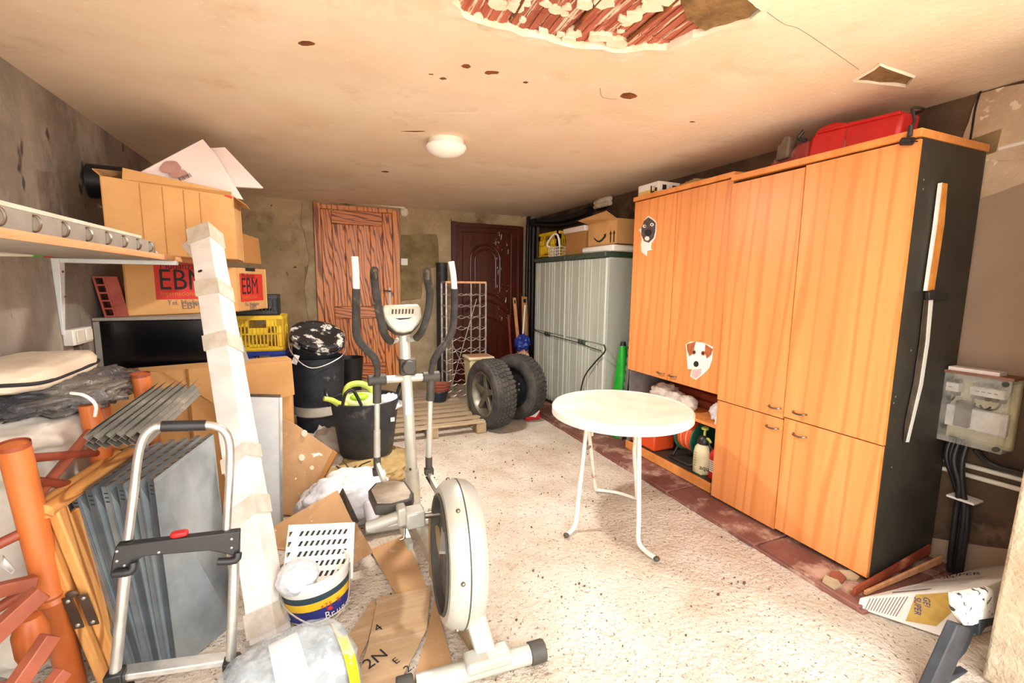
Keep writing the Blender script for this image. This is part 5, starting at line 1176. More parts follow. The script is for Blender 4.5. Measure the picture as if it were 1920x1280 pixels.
# long brown carton in front of the black cabinet
lc = thing('long_carton', 'long brown carton with folded lid between white parcel and buckets', 'box', (-.65, 3.3, 0))
K0, K1 = ay(172, 699, 3.12), ay(546, 664, 3.36); zt2 = .965
K0.z = K1.z = 0; kd = (K1-K0).normalized(); kn = V3((-kd.y, kd.x, 0)); kb_ = .34
K2, K3 = K1+V3((0, .10, 0)), K0+kn*.10
K2 = K1+kn*.16; K3 = K0+kn*.16
quadwalls(lc, [(p.x, p.y) for p in (K0, K1, K2, K3)], .002, zt2, CARD)
kf = frame(K0, kd, up); KL = (K1-K0).length
ob('lid', MB().plate([kf(0, zt2+.001, 0), kf(KL, zt2+.001, 0), kf(KL, zt2+.001, -.16), kf(0, zt2+.001, -.16)], .005), CARD, lc)
ob('flap', MB().plate([kf(KL*.30, zt2, .003), kf(KL, zt2-.0, .003), kf(KL*1.005, zt2-.235, .02), kf(KL*.62, zt2-.30, .02)], .005), CARD, lc)
ob('corner_seam', MB().box(*sorted((kf(KL*.415, 0, .002).x, kf(KL*.43, 0, .006).x)), kf(KL*.42, 0, .007).y-.003, kf(KL*.42, 0, .002).y, .3, zt2), CARDI, lc)
for x, m_ in ((.80, mat('dark_teal_print', (40, 76, 72), rough=.7, bump=0)), (.84, INKR)): ob('printed_mark', MB().plate([kf(KL*x, .60, .003), kf(KL*(x+.035), .60, .003), kf(KL*(x+.035), .655, .003), kf(KL*x, .655, .003)], .001), m_, lc)

# tall white wrapped parcel leaning on the shelf
wp = thing('wrapped_parcel', 'tall narrow parcel wrapped in white card and tape, leaning on the shelf', 'parcel', (-.25, 1.97, 0))
p0, p1 = V3((-.242, 1.985, .01)), V3((-.575, 3.08, 1.765))
ad = (p1-p0).normalized(); PL = (p1-p0).length
wx = V3((1, -.48, 0)); wx = (wx-ad*wx.dot(ad)).normalized(); wy = ad.cross(wx)
wf = lambda t, a, b: p0+ad*(t*PL)+wx*a+wy*b
if wy.y > 0: wyS = -1
else: wyS = 1
wf = lambda t, a, b: p0+ad*(t*PL)+wx*a+wy*(wyS*b)   # b>0 faces the camera
hw = .056; hd = .062
m = MB(); n = 26
for i in range(n+1):
    t = i/n; j = .003*mn.noise(V3((t*22, 1, 0))); k = .003*mn.noise(V3((t*22, 5, 0)))
    m.v += [tuple(wf(t, -hw-j, -hd)), tuple(wf(t, hw+k, -hd)), tuple(wf(t, hw+j, hd+k)), tuple(wf(t, -hw-k, hd+j))]
for i in range(n): m.f += [(4*i+q, 4*i+(q+1) % 4, 4*i+4+(q+1) % 4, 4*i+4+q) for q in range(4)]
m.f += [(3, 2, 1, 0), (4*n, 4*n+1, 4*n+2, 4*n+3)]
ob('card_tube', m, WCARD, wp, bev=.004, smooth=25)
for t in (.035, .25, .37, .66, .81, .975):
    w = .014+.010*random.random(); s = .012*random.uniform(-1, 1); e = .0025
    q = [[wf(t-w+s_, -hw-e-.003, b*(hd+e+.003)) for b, s_ in ((-1, -s), (1, s))], [wf(t-w-s_, hw+e+.003, b*(hd+e+.003)) for b, s_ in ((-1, s), (1, s))]]
    ob('tape_band', MB().hexa([wf(t-w-s, -hw-e-.003, -hd-e), wf(t-w+s, hw+e+.003, -hd-e), wf(t-w+s, hw+e+.003, hd+e+.003), wf(t-w-s, -hw-e-.003, hd+e+.003), wf(t+w-s, -hw-e-.003, -hd-e), wf(t+w+s, hw+e+.003, -hd-e), wf(t+w+s, hw+e+.003, hd+e+.003), wf(t+w-s, -hw-e-.003, hd+e+.003)]), TAPE, wp)
ob('loose_flap', MB().plate([wf(.99, -hw, .02), wf(.90, -hw, .03), wf(.93, -hw-.03, .0), wf(.985, -hw-.09, -.01)], .003), PAPER, wp)
ob('worn_hole', MB().prism(circ(frame(wf(.86, -.02, hd+.004), wx, ad), 0, 0, .012, 10, .007), wy*wyS*.002), INK, wp)

# white metal shelf panel and dirty cardboard leaning behind it
ws = thing('white_shelf_panel', 'white enamelled metal shelf panel standing on edge beside the wrapped parcel', 'panel', (-.34, 2.95, 0))
s0, s1 = V3((-.47, 2.98, .004)), V3((-.268, 2.96, .004)); s2, s3 = ay(526, 744, 3.0), ay(440, 742, 3.02)
s0 = s1+(s3-s2)
ob('sheet', MB().plate([s0, s1, s2, s3], .012), WMET, ws, bev=.002)
ob('folded_edge', MB().bar(s1+V3((.004, -.008, 0)), s2+V3((.004, -.008, 0)), .014, .03, (0, 1, 0)), ALU, ws)
ob('folded_edge', MB().bar(s3+V3((0, -.006, .006)), s2+V3((0, -.006, .006)), .012, .02, (0, 0, 1)), STEEL, ws)
single('leaning_cardboard', 'dirty paint-splashed cardboard sheet leaning beside the white shelf panel', 'cardboard', MB().plate([ay(520, 962, 3.10), ay(568, 966, 3.06), ay(630, 848, 3.16), ay(556, 796, 3.24), ay(520, 780, 3.24)], .014), CARDD, ay(568, 966, 3.06))
ob2 = MB().plate([ay(566, 968, 3.055), ay(574, 962, 3.055), ay(634, 850, 3.17), ay(627, 843, 3.18)], .03)
single('cardboard_edge_strip', 'brown folded edge strip along the dirty leaning cardboard', 'cardboard', ob2, CARDI, ay(570, 966, 3.05))
sp2 = MB()
for u, v, r in ((572, 812, 6), (567, 857, 6), (586, 876, 4), (545, 905, 4), (560, 925, 3)):
    a = [ay(520, 962, 3.10), ay(568, 966, 3.06), ay(556, 796, 3.24)]; n_ = (a[1]-a[0]).cross(a[2]-a[0]).normalized()
    pr = lambda uu, vv: EYE+_ray(uu, vv)*((a[0]-EYE).dot(n_)/_ray(uu, vv).dot(n_))
    s_ = 1 if n_.dot(EYE-a[0]) > 0 else -1
    ob('dummy', MB(), PAPER) if False else None
    sp2.prism([pr(u+r*math.cos(t), v+r*1.1*math.sin(t))+n_*s_*.016 for t in [k*.785 for k in range(8)]], n_*s_*.002)
_o = ob('paint_splash', sp2, GYP, bpy.data.objects['leaning_cardboard'], kind='stuff')
single('cardboard_offcut', 'small torn corrugated cardboard piece behind the white shelf panel', 'cardboard', MB().plate([ay(440, 735, 3.12), ay(480, 742, 3.12), ay(460, 720, 3.14), ay(452, 722, 3.14)], .006), CARDD, ay(450, 735, 3.12))

# ------------------------------------------------------------------ grey metal shelf panels leaning in a row
fr_ = [V3((-.575+.0, 1.93, .785)), V3((-.56, 1.94, .004)), V3((-.40, 2.14, .004)), V3((-.468, 2.37, .80))]
NPAN = 7
for i in range(NPAN):
    k = NPAN-1-i   # 0 = rightmost
    sh_t = V3((-.046*k, .006*k, -.004*k)); sh_b = V3((-.026*k, .004*k, 0))
    nt, nb, fb, ft = fr_[0]+sh_t, fr_[1]+sh_b, fr_[2]+sh_b*1.3, fr_[3]+sh_t*1.1
    t = thing('metal_shelf_panel', ['leftmost grey metal shelf panel of the leaning row, against the honey wood frame', 'second grey metal shelf panel from the honey wood frame', 'third grey metal shelf panel from the honey wood frame', 'middle grey metal shelf panel of the leaning row', 'third grey metal shelf panel from the white parcel', 'second grey metal shelf panel from the white parcel', 'foremost grey metal shelf panel with its whole face showing'][i], 'panel', nb, 'grey metal shelf panels leaning in a row')
    nrm = (fb-nb).cross(nt-nb).normalized()
    if nrm.x < 0: nrm = -nrm
    th = .026
    ob('sheet', MB().hexa([nb, fb, fb-nrm*.003, nb-nrm*.003, nt, ft, ft-nrm*.003, nt-nrm*.003]), GALV, t); GE = GALV if i % 2 else GALVK
    ed = (fb-nb).normalized()
    ob('folded_edge', MB().hexa([nb, nb+ed*.002, nb+ed*.002-nrm*th, nb-nrm*th, nt, nt+ed*.002, nt+ed*.002-nrm*th, nt-nrm*th]), GE, t)
    uu = (nt-nb).normalized()
    ob('top_edge', MB().hexa([nt-uu*.002, ft-uu*.002, ft-uu*.002-nrm*th, nt-uu*.002-nrm*th, nt, ft, ft-nrm*th, nt-nrm*th]), GALVD, t)
    ob('inner_lip', MB().hexa([nb-nrm*th, nb+ed*.02-nrm*th, nb+ed*.02-nrm*(th+.001), nb-nrm*(th+.001), nt-nrm*th, nt+ed*.02-nrm*th, nt+ed*.02-nrm*(th+.001), nt-nrm*(th+.001)]), GALV, t)
    sl = MB()
    for q in range(3):
        a = nt-uu*(.025+.016*q)-nrm*.004
        sl.hexa([a-ed*.001, a-ed*.001-nrm*.016, a-ed*.001-nrm*.016-uu*.004, a-ed*.001-uu*.004, a, a-nrm*.016, a-nrm*.016-uu*.004, a-uu*.004])
    for q in range(8):
        a = nt+(ft-nt)*(.06+.11*q)-nrm*.008
        sl.hexa([a+uu*.0015, a+ed*.018+uu*.0015, a+ed*.018-nrm*.004+uu*.0015, a-nrm*.004+uu*.0015, a, a+ed*.018, a+ed*.018-nrm*.004, a-nrm*.004])
    ob('slot', sl, INK, t, kind='stuff')
    for q in (nt, nb): pass

# bundle of slotted steel angles lying on the panels
az0, az1 = ay(215, 838, 1.90), ay(330, 742, 2.42)
na = az1-az0
bund = V3((0, 0, 0)); dA = na.normalized(); sA = dA.cross(up).normalized(); uA = sA.cross(dA)
for r_ in range(2):
    for k in range(6):
        c0 = az0+sA*(-.085+.030*k)+uA*(.014+.026*r_+.004*(k % 2))+dA*(.02*random.random()); L = na.length*(1+.04*random.random())
        i = r_*6+k
        t = thing('steel_angle', '%s steel angle from the left in the %s layer of the dusty bundle' % (('first', 'second', 'third', 'fourth', 'fifth', 'sixth')[k], ('lower', 'upper')[r_]), 'angle bar', c0, 'steel angles bundled on the metal panels')
        s1_, s2_ = (sA*.7+uA*.7)*.036, (sA*.7-uA*.7)*.036
        ob('flange', MB().hexa([c0, c0+s1_, c0+s1_+dA*.0+uA*.002, c0+uA*.002, c0+dA*L, c0+s1_+dA*L, c0+s1_+dA*L+uA*.002, c0+dA*L+uA*.002]), GALVD, t)
        ob('flange', MB().hexa([c0, c0+s2_, c0+s2_+uA*.002, c0+uA*.002, c0+dA*L, c0+s2_+dA*L, c0+s2_+dA*L+uA*.002, c0+dA*L+uA*.002]), GALVD, t)
        if r_ == 1:
            sl = MB()
            for q in range(14):
                a = c0+s1_*.45+dA*(L*(q+.5)/14)+uA*.0022; sl.obox(a, dA*.018, s1_*.14, uA*.001)
            ob('slot', sl, INK, t, kind='stuff')

# folded honey wood frame with hinge
hf0 = [V3((-.86, 1.86, .74)), V3((-.775, 1.96, .004)), V3((-.72, 2.30, .004)), V3((-.78, 2.30, .76))]
hw_ = thing('folded_wood_frame', 'folded honey wood frame with metal hinge left of the grey panels', 'frame', hf0[1])
for k in range(2):
    o_ = V3((.042*k, .012*k, .0))
    nt, nb, fb, ft = [p+o_ for p in hf0]; nrm = (fb-nb).cross(nt-nb).normalized(); nrm = nrm if nrm.x > 0 else -nrm
    ed = (fb-nb).normalized()
    ob('near_rail', MB().hexa([nb, nb+ed*.05, nb+ed*.05-nrm*.034, nb-nrm*.034, nt, nt+ed*.05, nt+ed*.05-nrm*.034, nt-nrm*.034]), HONEY, hw_, bev=.006)
    ob('far_rail', MB().hexa([fb-ed*.05, fb, fb-nrm*.034, fb-ed*.05-nrm*.034, ft-ed*.05, ft, ft-nrm*.034, ft-ed*.05-nrm*.034]), HONEY, hw_, bev=.006)
    uu = (nt-nb).normalized()
    for q in range(1):
        z = .03
        a, b_ = nb+(nt-nb)*z+ed*.045, fb+(ft-fb)*z-ed*.045
        ob('panel', MB().hexa([a, b_, b_-nrm*.016, a-nrm*.016, a+uu*.69, b_+uu*.69, b_+uu*.69-nrm*.016, a+uu*.69-nrm*.016]), HONEY, hw_, bev=.003)
    a, b_ = nt-nrm*.017, ft-nrm*.017
    ob('top_rail', MB().tube([a-ed*.02+uu*.012, b_+uu*.012], .024, 12), HONEYY, hw_)
nb = hf0[1]; nt = hf0[0]; ed = (hf0[2]-nb).normalized(); hp = lambda z, a: nb+(nt-nb)*z+V3((a, -.004, 0))
for a0 in (-.025, .016):
    ob('hinge_plate', MB().prism([hp(.38, a0), hp(.38, a0+.028), hp(.56, a0+.028), hp(.56, a0)], (0, -.004, 0)), BRASS, hw_, bev=.001)
    for z in (.40, .54): ob('rivet', MB().blob(hp(z, a0+.014)+V3((0, -.004, 0)), .007, .004, .007, 0, n=10, m=6), ZINC, hw_)
ob('hinge_pin', MB().blob(hp(.575, .006)+V3((0, -.004, 0)), .018, .006, .014, 0, n=14, m=8), BRASS, hw_)

# ------------------------------------------------------------------ folding hand truck
ht = thing('folding_trolley', 'aluminium folding hand truck with black grip, leaning on the metal panels', 'trolley', (-.5, 1.84, 0))
TY0, TY1 = 1.72, 1.86
def ty(u, v): # on the tilted plane of the trolley
    k = min(1, max(0, (1280-v)/490)); return ay(u, v, TY0+(.10)*(k-.0)) if False else ay(u, v, 1.72+.10*k)
U = [ty(240, 1010), ty(250, 930), ty(258, 860), ty(268, 822), ty(285, 803), ty(305, 799), ty(360, 797), ty(395, 797), ty(418, 806), ty(430, 830), ty(431, 880), ty(427, 950), ty(424, 1010)]
ob('handle_tube', MB().tube(U, .0135, 12, 5), ALU, ht)
ob('foam_grip', MB().tube([ty(303, 799), ty(386, 797)], .0185, 14), BLACK, ht)
for a, b_ in (((238, 1040), (216, 1262)), ((440, 1030), (433, 1240))):
    ob('outer_tube', MB().tube([ty(*a), ty(*b_)], .0165, 12), ALU, ht)
cbq = [ty(224, 1014), ty(452, 988), ty(451, 1036), ty(418, 1028), ty(395, 1024), ty(275, 1034), ty(262, 1042), ty(258, 1066), ty(213, 1072), ty(217, 1040)]
ob('cross_bar', MB().prism(cbq, (0, -.030, 0)), BLACK, ht, bev=.004)
ob('strap_hook', MB().tube([ty(222, 1062)+V3((0, -.04, 0)), ty(255, 1056)+V3((0, -.045, 0)), ty(258, 1042)+V3((0, -.04, 0))], .013, 10, 3), BLACK, ht)
ob('strap_hook', MB().tube([ty(412, 1042)+V3((0, -.035, 0)), ty(445, 1038)+V3((0, -.04, 0)), ty(449, 1026)+V3((0, -.035, 0))], .013, 10, 3), BLACK, ht)
ob('release_button', MB().blob(ty(339, 998)+V3((0, -.015, .004)), .026, .014, .010, 0, e=.6), REDP, ht)
for u, v in ((226, 1024), (226, 1042), (240, 1050), (303, 1026), (437, 1002), (437, 1018)): ob('bolt', MB().blob(ty(u, v)+V3((0, -.031, 0)), .005, .003, .005, 0, n=10, m=6), ZINC, ht)
ob('toe_plate', MB().hexa([ty(228, 1278), ty(425, 1250), ty(425, 1250)+V3((0, .05, 0)), ty(228, 1278)+V3((0, .05, 0)), ty(226, 1266), ty(425, 1238), ty(425, 1238)+V3((0, .05, 0)), ty(226, 1266)+V3((0, .05, 0))]), ALU, ht, bev=.004)
for u, v in ((216, 1268), (434, 1244)):
    c = ty(u, v); ob('wheel_bracket', MB().obox(c+V3((0, 0, -.01)), (.05, 0, 0), (0, .05, 0), (0, 0, .06)), BLACK, ht, bev=.006)
    zc_ = max(.07, c.z-.02); 
    ob('wheel', MB().lathe([(0, -.018), (.05, -.018), (.06, -.012), (.062, 0), (.06, .012), (.05, .018), (0, .018)], (c.x, c.y+.05, .064), (1, 0, 0), n=28), BLACK, ht)
    ob('stay', MB().tube([c, (c.x, c.y+.05, .064)], .012, 8), BLACK, ht)

# ------------------------------------------------------------------ orange turned-wood bed ends with cushions
def bed(name, label, posts, rails, y):
    t = thing(name, label, 'bed frame', posts[0][1])
    for a, b_, r in posts:
        a, b_ = V3(a), V3(b_); d = (b_-a).normalized(); L = (b_-a).length
        ob('post', MB().lathe([(0, 0), (r*.92, .004), (r, .02), (r, L*.55), (r*1.12, L*.56), (r*.9, L*.575), (r*1.12, L*.59), (r, L*.60), (r, L*.985), (r*.9, L), (0, L)], a, d, n=24), ORW, t)
        ob('post_cap', MB().lathe([(r*1.02, -.002), (r*1.02, .012), (r*.9, .014)], a, d, n=24), REDW, t)
    for a, b_, r in rails: ob('rail', MB().tube([a, b_], r, 10), REDW, t)
    return t
P1a, P1b = ay(25, 832, 1.82), V3((-.885, 1.99, .004))
P2a = ay(166, 755, 2.22); P2b = V3((P2a.x+.05, 2.34, .004))
b1_ = bed('bed_end_frame', 'orange turned wooden bed end with spindles, nearest the camera', [(P1a, P1b, .038)], [], 1.9)
def on(p, q, t): return p+(q-p)*t
for t0, dx, dz, dy in ((.30, -.30, -.10, -.15), (.50, -.33, -.16, -.14)):
    s_ = on(P1a, P1b, t0); ob('spindle', MB().tube([s_, s_+V3((dx, dy, dz))], .016, 10), REDW, b1_)
for t0, t1 in ((.06, .26), (.14, .46), (.30, .62), (.40, .74), (.52, .88)):
    ob('spindle', MB().tube([on(P1a, P1b, t0)+V3((.01, .02, 0)), on(P2a, P2b, t1*.8)], .015, 10), REDW, b1_)
ob('spindle', MB().tube([on(P1a, P1b, .22), on(P2a, P2b, .10)], .017, 10), REDW2, b1_)
ob('post', MB().lathe([(0, 0), (.034, .004), (.036, .9*P2a.z), (.032, P2a.z), (0, P2a.z)], P2b, (P2a-P2b).normalized(), n=24), ORW, b1_)
P3a = ay(186, 758, 2.42); P3b = V3((P3a.x+.04, 2.5, .004)); P4a = ay(263, 700, 2.45); P4b = V3((P4a.x+.03, 2.56, .004))
b2_ = bed('bed_end_frame', 'second orange wooden bed end, behind, its round post beside the brown carton', [(P3a, P3b, .034), (P4a, P4b, .034)], [(on(P3a, P3b, .1), on(P4a, P4b, .16), .016), (on(P3a, P3b, .25), on(P4a, P4b, .31), .016), (on(P3a, P3b, .6), on(P4a, P4b, .6), .016)], 2.4)
# red stained slats of the base lying against the near post
sl_t = thing('slatted_base', 'red stained square slats of a bed base low at the left edge', 'bed base', (-1.0, 1.75, 0))
for (u0, v0, u1, v1, w, y0_, y1_) in ((-60, 1235, 78, 1108, .05, 1.62, 1.74), (20, 1300, 96, 1190, .045, 1.60, 1.68), (78, 1310, 120, 1256, .04, 1.60, 1.65), (-60, 1120, 66, 1090, .04, 1.74, 1.84)):
    a, b_ = ay(u0, v0, y0_), ay(u1, v1, y1_); ob('slat', MB().bar(a, b_, .035, w, (0, 0, 1)), REDW2, sl_t, bev=.003)
ob('side_rail', MB().bar((-1.22, 1.66, .02), (-1.22, 1.66, .55), .04, .06, (0, 1, 0)), REDW2, sl_t)
ob('side_rail', MB().bar((-1.22, 1.66, .42), (-.80, 1.60, .30), .04, .06), REDW2, sl_t)
single('round_finial', 'round orange wooden knob behind the red slats at the lower left', 'finial', MB().lathe([(0, 0), (.03, .005), (.042, .05), (.045, .12), (.03, .17), (0, .18)], ay(62, 1215, 1.80)+V3((0, 0, -.06)), n=24), ORW, ay(62, 1215, 1.80))
single('paper_scrap', 'small white paper scrap caught between the spindles', 'paper', MB().plate([ay(0, 1060, 1.92), ay(22, 1076, 1.90), ay(30, 1068, 1.92), ay(6, 1040, 1.94)], .002), PAPER, ay(15, 1060, 1.92))
# cushions and bag piled on the bed ends (lying on a dark mattress stack behind)
def pad(u0, v0, u1, v1, y, ry, e=.55):
    a, b_ = ay(u0, v0, y), ay(u1, v1, y); c = (a+b_)/2; return c, abs(b_.x-a.x)/2, ry, abs(a.z-b_.z)/2
single('stored_mattress', 'pale folded mattress standing behind the orange spindles', 'mattress', MB().blob((-1.075, 2.34, .41), .15, .30, .42, .12, 3, 40, e=.55, n=40, m=26, flat=-.408), CLOTHW, (-1.07, 2.35, 0))
single('white_cloth_bundle', 'crumpled off white cloth between dark bag and spindles', 'cloth', MB().blob((-1.05, 2.36, .90), .18, .26, .085, .16, 3, 41, e=.7, n=44, m=24), CLOTHW, (-1.05, 2.36, .84))
single('crumpled_bag', 'crumpled dark grey plastic bag draped beneath the cream cushion', 'bag', MB().blob((-1.0, 2.46, 1.03), .22, .30, .066, .24, 4, 42, e=.8, n=60, m=34), GREYBAG, (-.96, 2.46, 1.0))
cu_ = thing('cream_cushion', 'cream seat cushion with dark piping on top of the crumpled bag', 'cushion', (-1.08, 2.45, 1.08))
ob('cushion', MB().blob((-1.09, 2.42, 1.125), .155, .30, .055, .06, 2, 43, e=.55, n=48, m=24), CLOTH, cu_)
ob('piping', MB().tube([(-1.09+.156*math.copysign(abs(math.cos(a))**.5, math.cos(a)), 2.42+.30*math.copysign(abs(math.sin(a))**.5, math.sin(a)), 1.118+.004*math.sin(3*a)) for a in [k*2*math.pi/60 for k in range(60)]], .007, 8, closed=True), INK, cu_)
single('string_loop', 'loose white string hanging over the round orange post', 'string', MB().tube([ay(133, 737, 2.16), ay(155, 740, 2.14), ay(172, 750, 2.14), ay(180, 762, 2.14), ay(178, 780, 2.15)], .006, 8, 5), PAPER, ay(155, 745, 2.14))

# ------------------------------------------------------------------ floor clutter in front of the trainer
pbk = thing('paint_bucket', 'white paint bucket with blue and yellow label, standing by the wrapped parcel', 'bucket', (-.055, 2.13, 0))
ta = V3((-.10, .06, 1)).normalized(); pc = V3((-.055, 2.115, .012)); k0 = 'z'
ob('bucket_body', MB().lathe([(0, 0), (.132, 0), (.138, .008), (.150, .17), (.158, .175), (.158, .188), (.148, .19), (.135, .02), (0, .02)], pc, ta, n=56), WHITE, pbk)
for nm, z0_, z1_, m_ in (('label', .012, .105, INKB), ('yellow_band', .066, .102, YEL), ('dark_band', .104, .130, mat('dark_slate_print', (44, 66, 74), rough=.5, bump=0))):
    rr = lambda z: .1385+.0118*(z-.008)/.162+.0008+(.0006 if nm == 'yellow_band' else 0)
    ob(nm, MB().lathe([(rr(z0_), z0_), (rr(z1_), z1_)], pc, ta, n=56), m_, pbk)
bx_, by_ = perp(ta)
def curve_text(s, size, a0, z, m_, sx=.9, r=.150):
    for i, ch in enumerate(s):
        a = a0+i*size*.62*sx/r; d = V3((math.cos(a), math.sin(a), 0)); tg = V3((-math.sin(a), math.cos(a), 0))
        o_ = pc+ta*z+d*(r)
        if ch != ' ': text('lettering', ch, size, o_, tg, ta, m_, pbk, th=.002, sx=sx)
curve_text('Bruguer', .048, R(281), .020, PAPER, .85, .1425); curve_text('+75 %', .030, R(276), .075, INKR, .95, .147)
ob('heart_mark', MB().blob(pc+ta*.062+V3((math.cos(R(291))*.1445, math.sin(R(291))*.1445, 0)), .012, .006, .009, .1, 3, 2), INKR, pbk)
ob('wire_handle', MB().tube([pc+ta*.17+V3((-.155, 0, 0)), pc+ta*.10+V3((-.12, -.12, 0)), pc+ta*.02+V3((0, -.165, .0)), pc+ta*.06+V3((.12, -.13, 0)), pc+ta*.17+V3((.155, 0, 0))], .004, 6, 6), ZINC, pbk)
# perforated white tray standing in the bucket
tq = [ay(620, 1090, 2.10), ay(658, 1080, 2.14), ay(662, 1000, 2.26), ay(540, 992, 2.26)]
tro = ay(530, 1092, 2.10); tex = (ay(656, 1080, 2.12)-tro); trx = tex.normalized(); trup = (ay(545, 992, 2.24)-tro); TW, TH = tex.length, trup.length; tru = (trup-trx*trup.dot(trx)).normalized()
tn = trx.cross(tru); T_ = lambda x, y, z=0: tro+trx*x+tru*y+tn*z
ptr = thing('perforated_tray', 'white perforated plastic tray propped in the paint bucket', 'tray', tro)
TW += .01; rows = 5
hz = TH/rows
for r_ in range(rows+1):
    y_ = hz*r_; ob('cross_strip', MB().hexa([T_(0, y_-.011), T_(TW, y_-.011), T_(TW, y_-.011, .004), T_(0, y_-.011, .004), T_(0, y_+.011), T_(TW, y_+.011), T_(TW, y_+.011, .004), T_(0, y_+.011, .004)]), WHITE, ptr)
for r_ in range(rows):
    m = MB()
    for k in range(12):
        x = TW*(k+.5)/12-.004; y0_, y1_ = hz*r_+.010, hz*(r_+1)-.010; w = TW/12*.5; s_ = .012
        if k in (0, 11): w *= 2
        x = min(max(x, 0), TW-w)
        m.hexa([T_(x, y0_), T_(x+w, y0_), T_(x+w, y0_, .004), T_(x, y0_, .004), T_(min(x+s_, TW-w), y1_), T_(min(x+s_+w, TW), y1_), T_(min(x+s_+w, TW), y1_, .004), T_(min(x+s_, TW-w), y1_, .004)])
    ob('slot_bars', m, WHITE, ptr, kind='stuff')
ob('slot_shade_sheet', MB().hexa([T_(.01, 0, -.016), T_(TW-.01, 0, -.016), T_(TW-.01, TH, -.016), T_(.01, TH, -.016), T_(.01, 0, -.014), T_(TW-.01, 0, -.014), T_(TW-.01, TH, -.014), T_(.01, TH, -.014)]), DGREY, ptr)  # dark sheet added behind the slots, standing in for their shade
ob('tray_rim', MB().tube([T_(0, -.01), T_(TW, -.01), T_(TW, TH+.015), T_(0, TH+.015)], .006, 8, closed=True), WHITE, ptr)
single('clear_film_bundle', 'ball of clear plastic film stuffed in the paint bucket', 'film', MB().blob((-.135, 2.06, .205), .085, .085, .062, .14, 3, 51, n=44, m=26), WBAG, (-.115, 2.05, .15))
# big wrapped plaster sack at the bottom edge
sk = thing('wrapped_sack', 'grey sack with white and yellow bands under clear film at the front', 'sack', (-.15, 1.62, .06))
S0 = V3((-.135, 1.575, .085)); sR = Matrix.Rotation(R(12), 3, 'Z') @ Matrix.Rotation(R(-5), 3, 'Y')
ob('sack_body', MB().blob(S0, .215, .15, .145, .05, 2, 61, e=.62, rot=sR, n=48, m=26), mat('grey_sack_paper', (150, 156, 158), (128, 134, 138), sc=6, rough=.55, bump=.2), sk)
def band(a0, a1, kx, nm, m_, k=1.012):
    vs = []
    for i in range(31):
        t = R(-20)+R(220)*i/30
        for x in (a0, a1):
            c_ = math.cos(t); s_ = math.sin(t); e = .62
            d = V3((x, 0, 0)); rr = (1-abs(x)**(2/e))**(e/2)*k
            vs.append(S0+sR @ V3((x*.215, -math.copysign(abs(c_)**e, c_)*.15*rr*1.02, math.copysign(abs(s_)**e, s_)*.145*rr*1.02)))
    return ob(nm, MB().add(vs, [(2*i, 2*i+1, 2*i+3, 2*i+2) for i in range(30)]), m_, sk)
band(-.22, .22, 0, 'white_band', PAPER, 1.03); band(.74, .93, 0, 'yellow_band', YEL, 1.05)
ob('clear_film', MB().blob(S0+V3((-.01, .015, .012)), .222, .160, .150, .045, 4, 62, e=.64, rot=sR, n=60, m=34), FILM, sk)
# cardboard on the floor
def floorq(name, label, pts, m, lift=(.006, .006, .006, .006), th=.006):
    P = [az(u, v, l) for (u, v), l in zip(pts, lift)]
    nn = (P[1]-P[0]).cross(P[2]-P[0]); s_ = 1 if nn.z > 0 else -1
    if s_ < 0: P = P[::-1]
    return single(name, label, 'cardboard', MB().prism(P, (0, 0, -th*.8)), m, P[0])
fc = floorq('floor_cardboard', 'flat cardboard sheet with black stamped print, front of the trainer foot', [(664, 1290), (740, 1296), (800, 1180), (808, 1098), (708, 1120), (690, 1210)], CARDF, (.016,)*6)
a0 = az(690, 1255, .0185); ex_ = az(760, 1130, .0185)-a0; ex_.z = 0; ey_ = V3((-ex_.y, ex_.x, 0))
for s_, u, v, sz in (('2N', 690, 1256, .075), ('4', 708, 1185, .06), ('E', 742, 1246, .045), ('2.', 764, 1262, .05)):
    o_ = text('lettering', s_, sz, az(u, v, .0172), (.9, .45, 0), (-.45, .9, 0), INK, fc)
floorq('floor_cardboard', 'dusty brown cardboard on the floor beneath the trainer pedal bar', [(694, 1030), (760, 1002), (800, 1100), (742, 1112)], CARDD, (.012,)*4)
floorq('floor_cardboard', 'narrow torn cardboard strip left of the stamped sheet', [(655, 1275), (690, 1200), (706, 1135), (700, 1120), (655, 1190)], CARDF, (.007,)*5)
floorq('floor_cardboard', 'dirty cardboard under the trainer frame right of the stamped sheet', [(775, 1276), (850, 1250), (815, 1120), (800, 1190)], CARDD, (.008,)*4)
ocb = thing('open_cardboard_tray', 'dusty open cardboard box with bent flaps by the white bag', 'box', (.0, 2.6, 0))
def face(nm, pts, m, th=.006):
    return ob(nm, MB().plate([ay(u, v, y) for u, v, y in pts], th), m, ocb)
face('box_wall', [(512, 1030, 2.42), (608, 1040, 2.40), (665, 985, 2.50), (632, 920, 2.66), (512, 988, 2.56)], CARDD)
face('flap', [(612, 1075, 2.36), (655, 1062, 2.34), (700, 1035, 2.36), (668, 980, 2.48), (632, 1000, 2.46)], CARDD)
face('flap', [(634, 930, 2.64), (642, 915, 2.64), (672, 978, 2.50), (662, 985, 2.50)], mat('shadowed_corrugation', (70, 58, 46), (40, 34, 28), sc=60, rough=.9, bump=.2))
face('side_wall', [(498, 1000, 2.52), (514, 985, 2.56), (514, 1035, 2.42), (502, 1035, 2.44)], CARDI)
single('white_bag', 'big crumpled white plastic bag on the floor by the trainer mast', 'bag', MB().blob((.10, 2.86, .15), .27, .16, .155, .2, 2.5, 71, e=.85, rot=Matrix.Rotation(R(-14), 3, 'Y'), n=60, m=36).tube([(.25, 2.72, .16), (.24, 2.66, .10), (.23, 2.62, .03)], [.06, .02], 8, 4), WBAG, (.12, 2.84, 0))
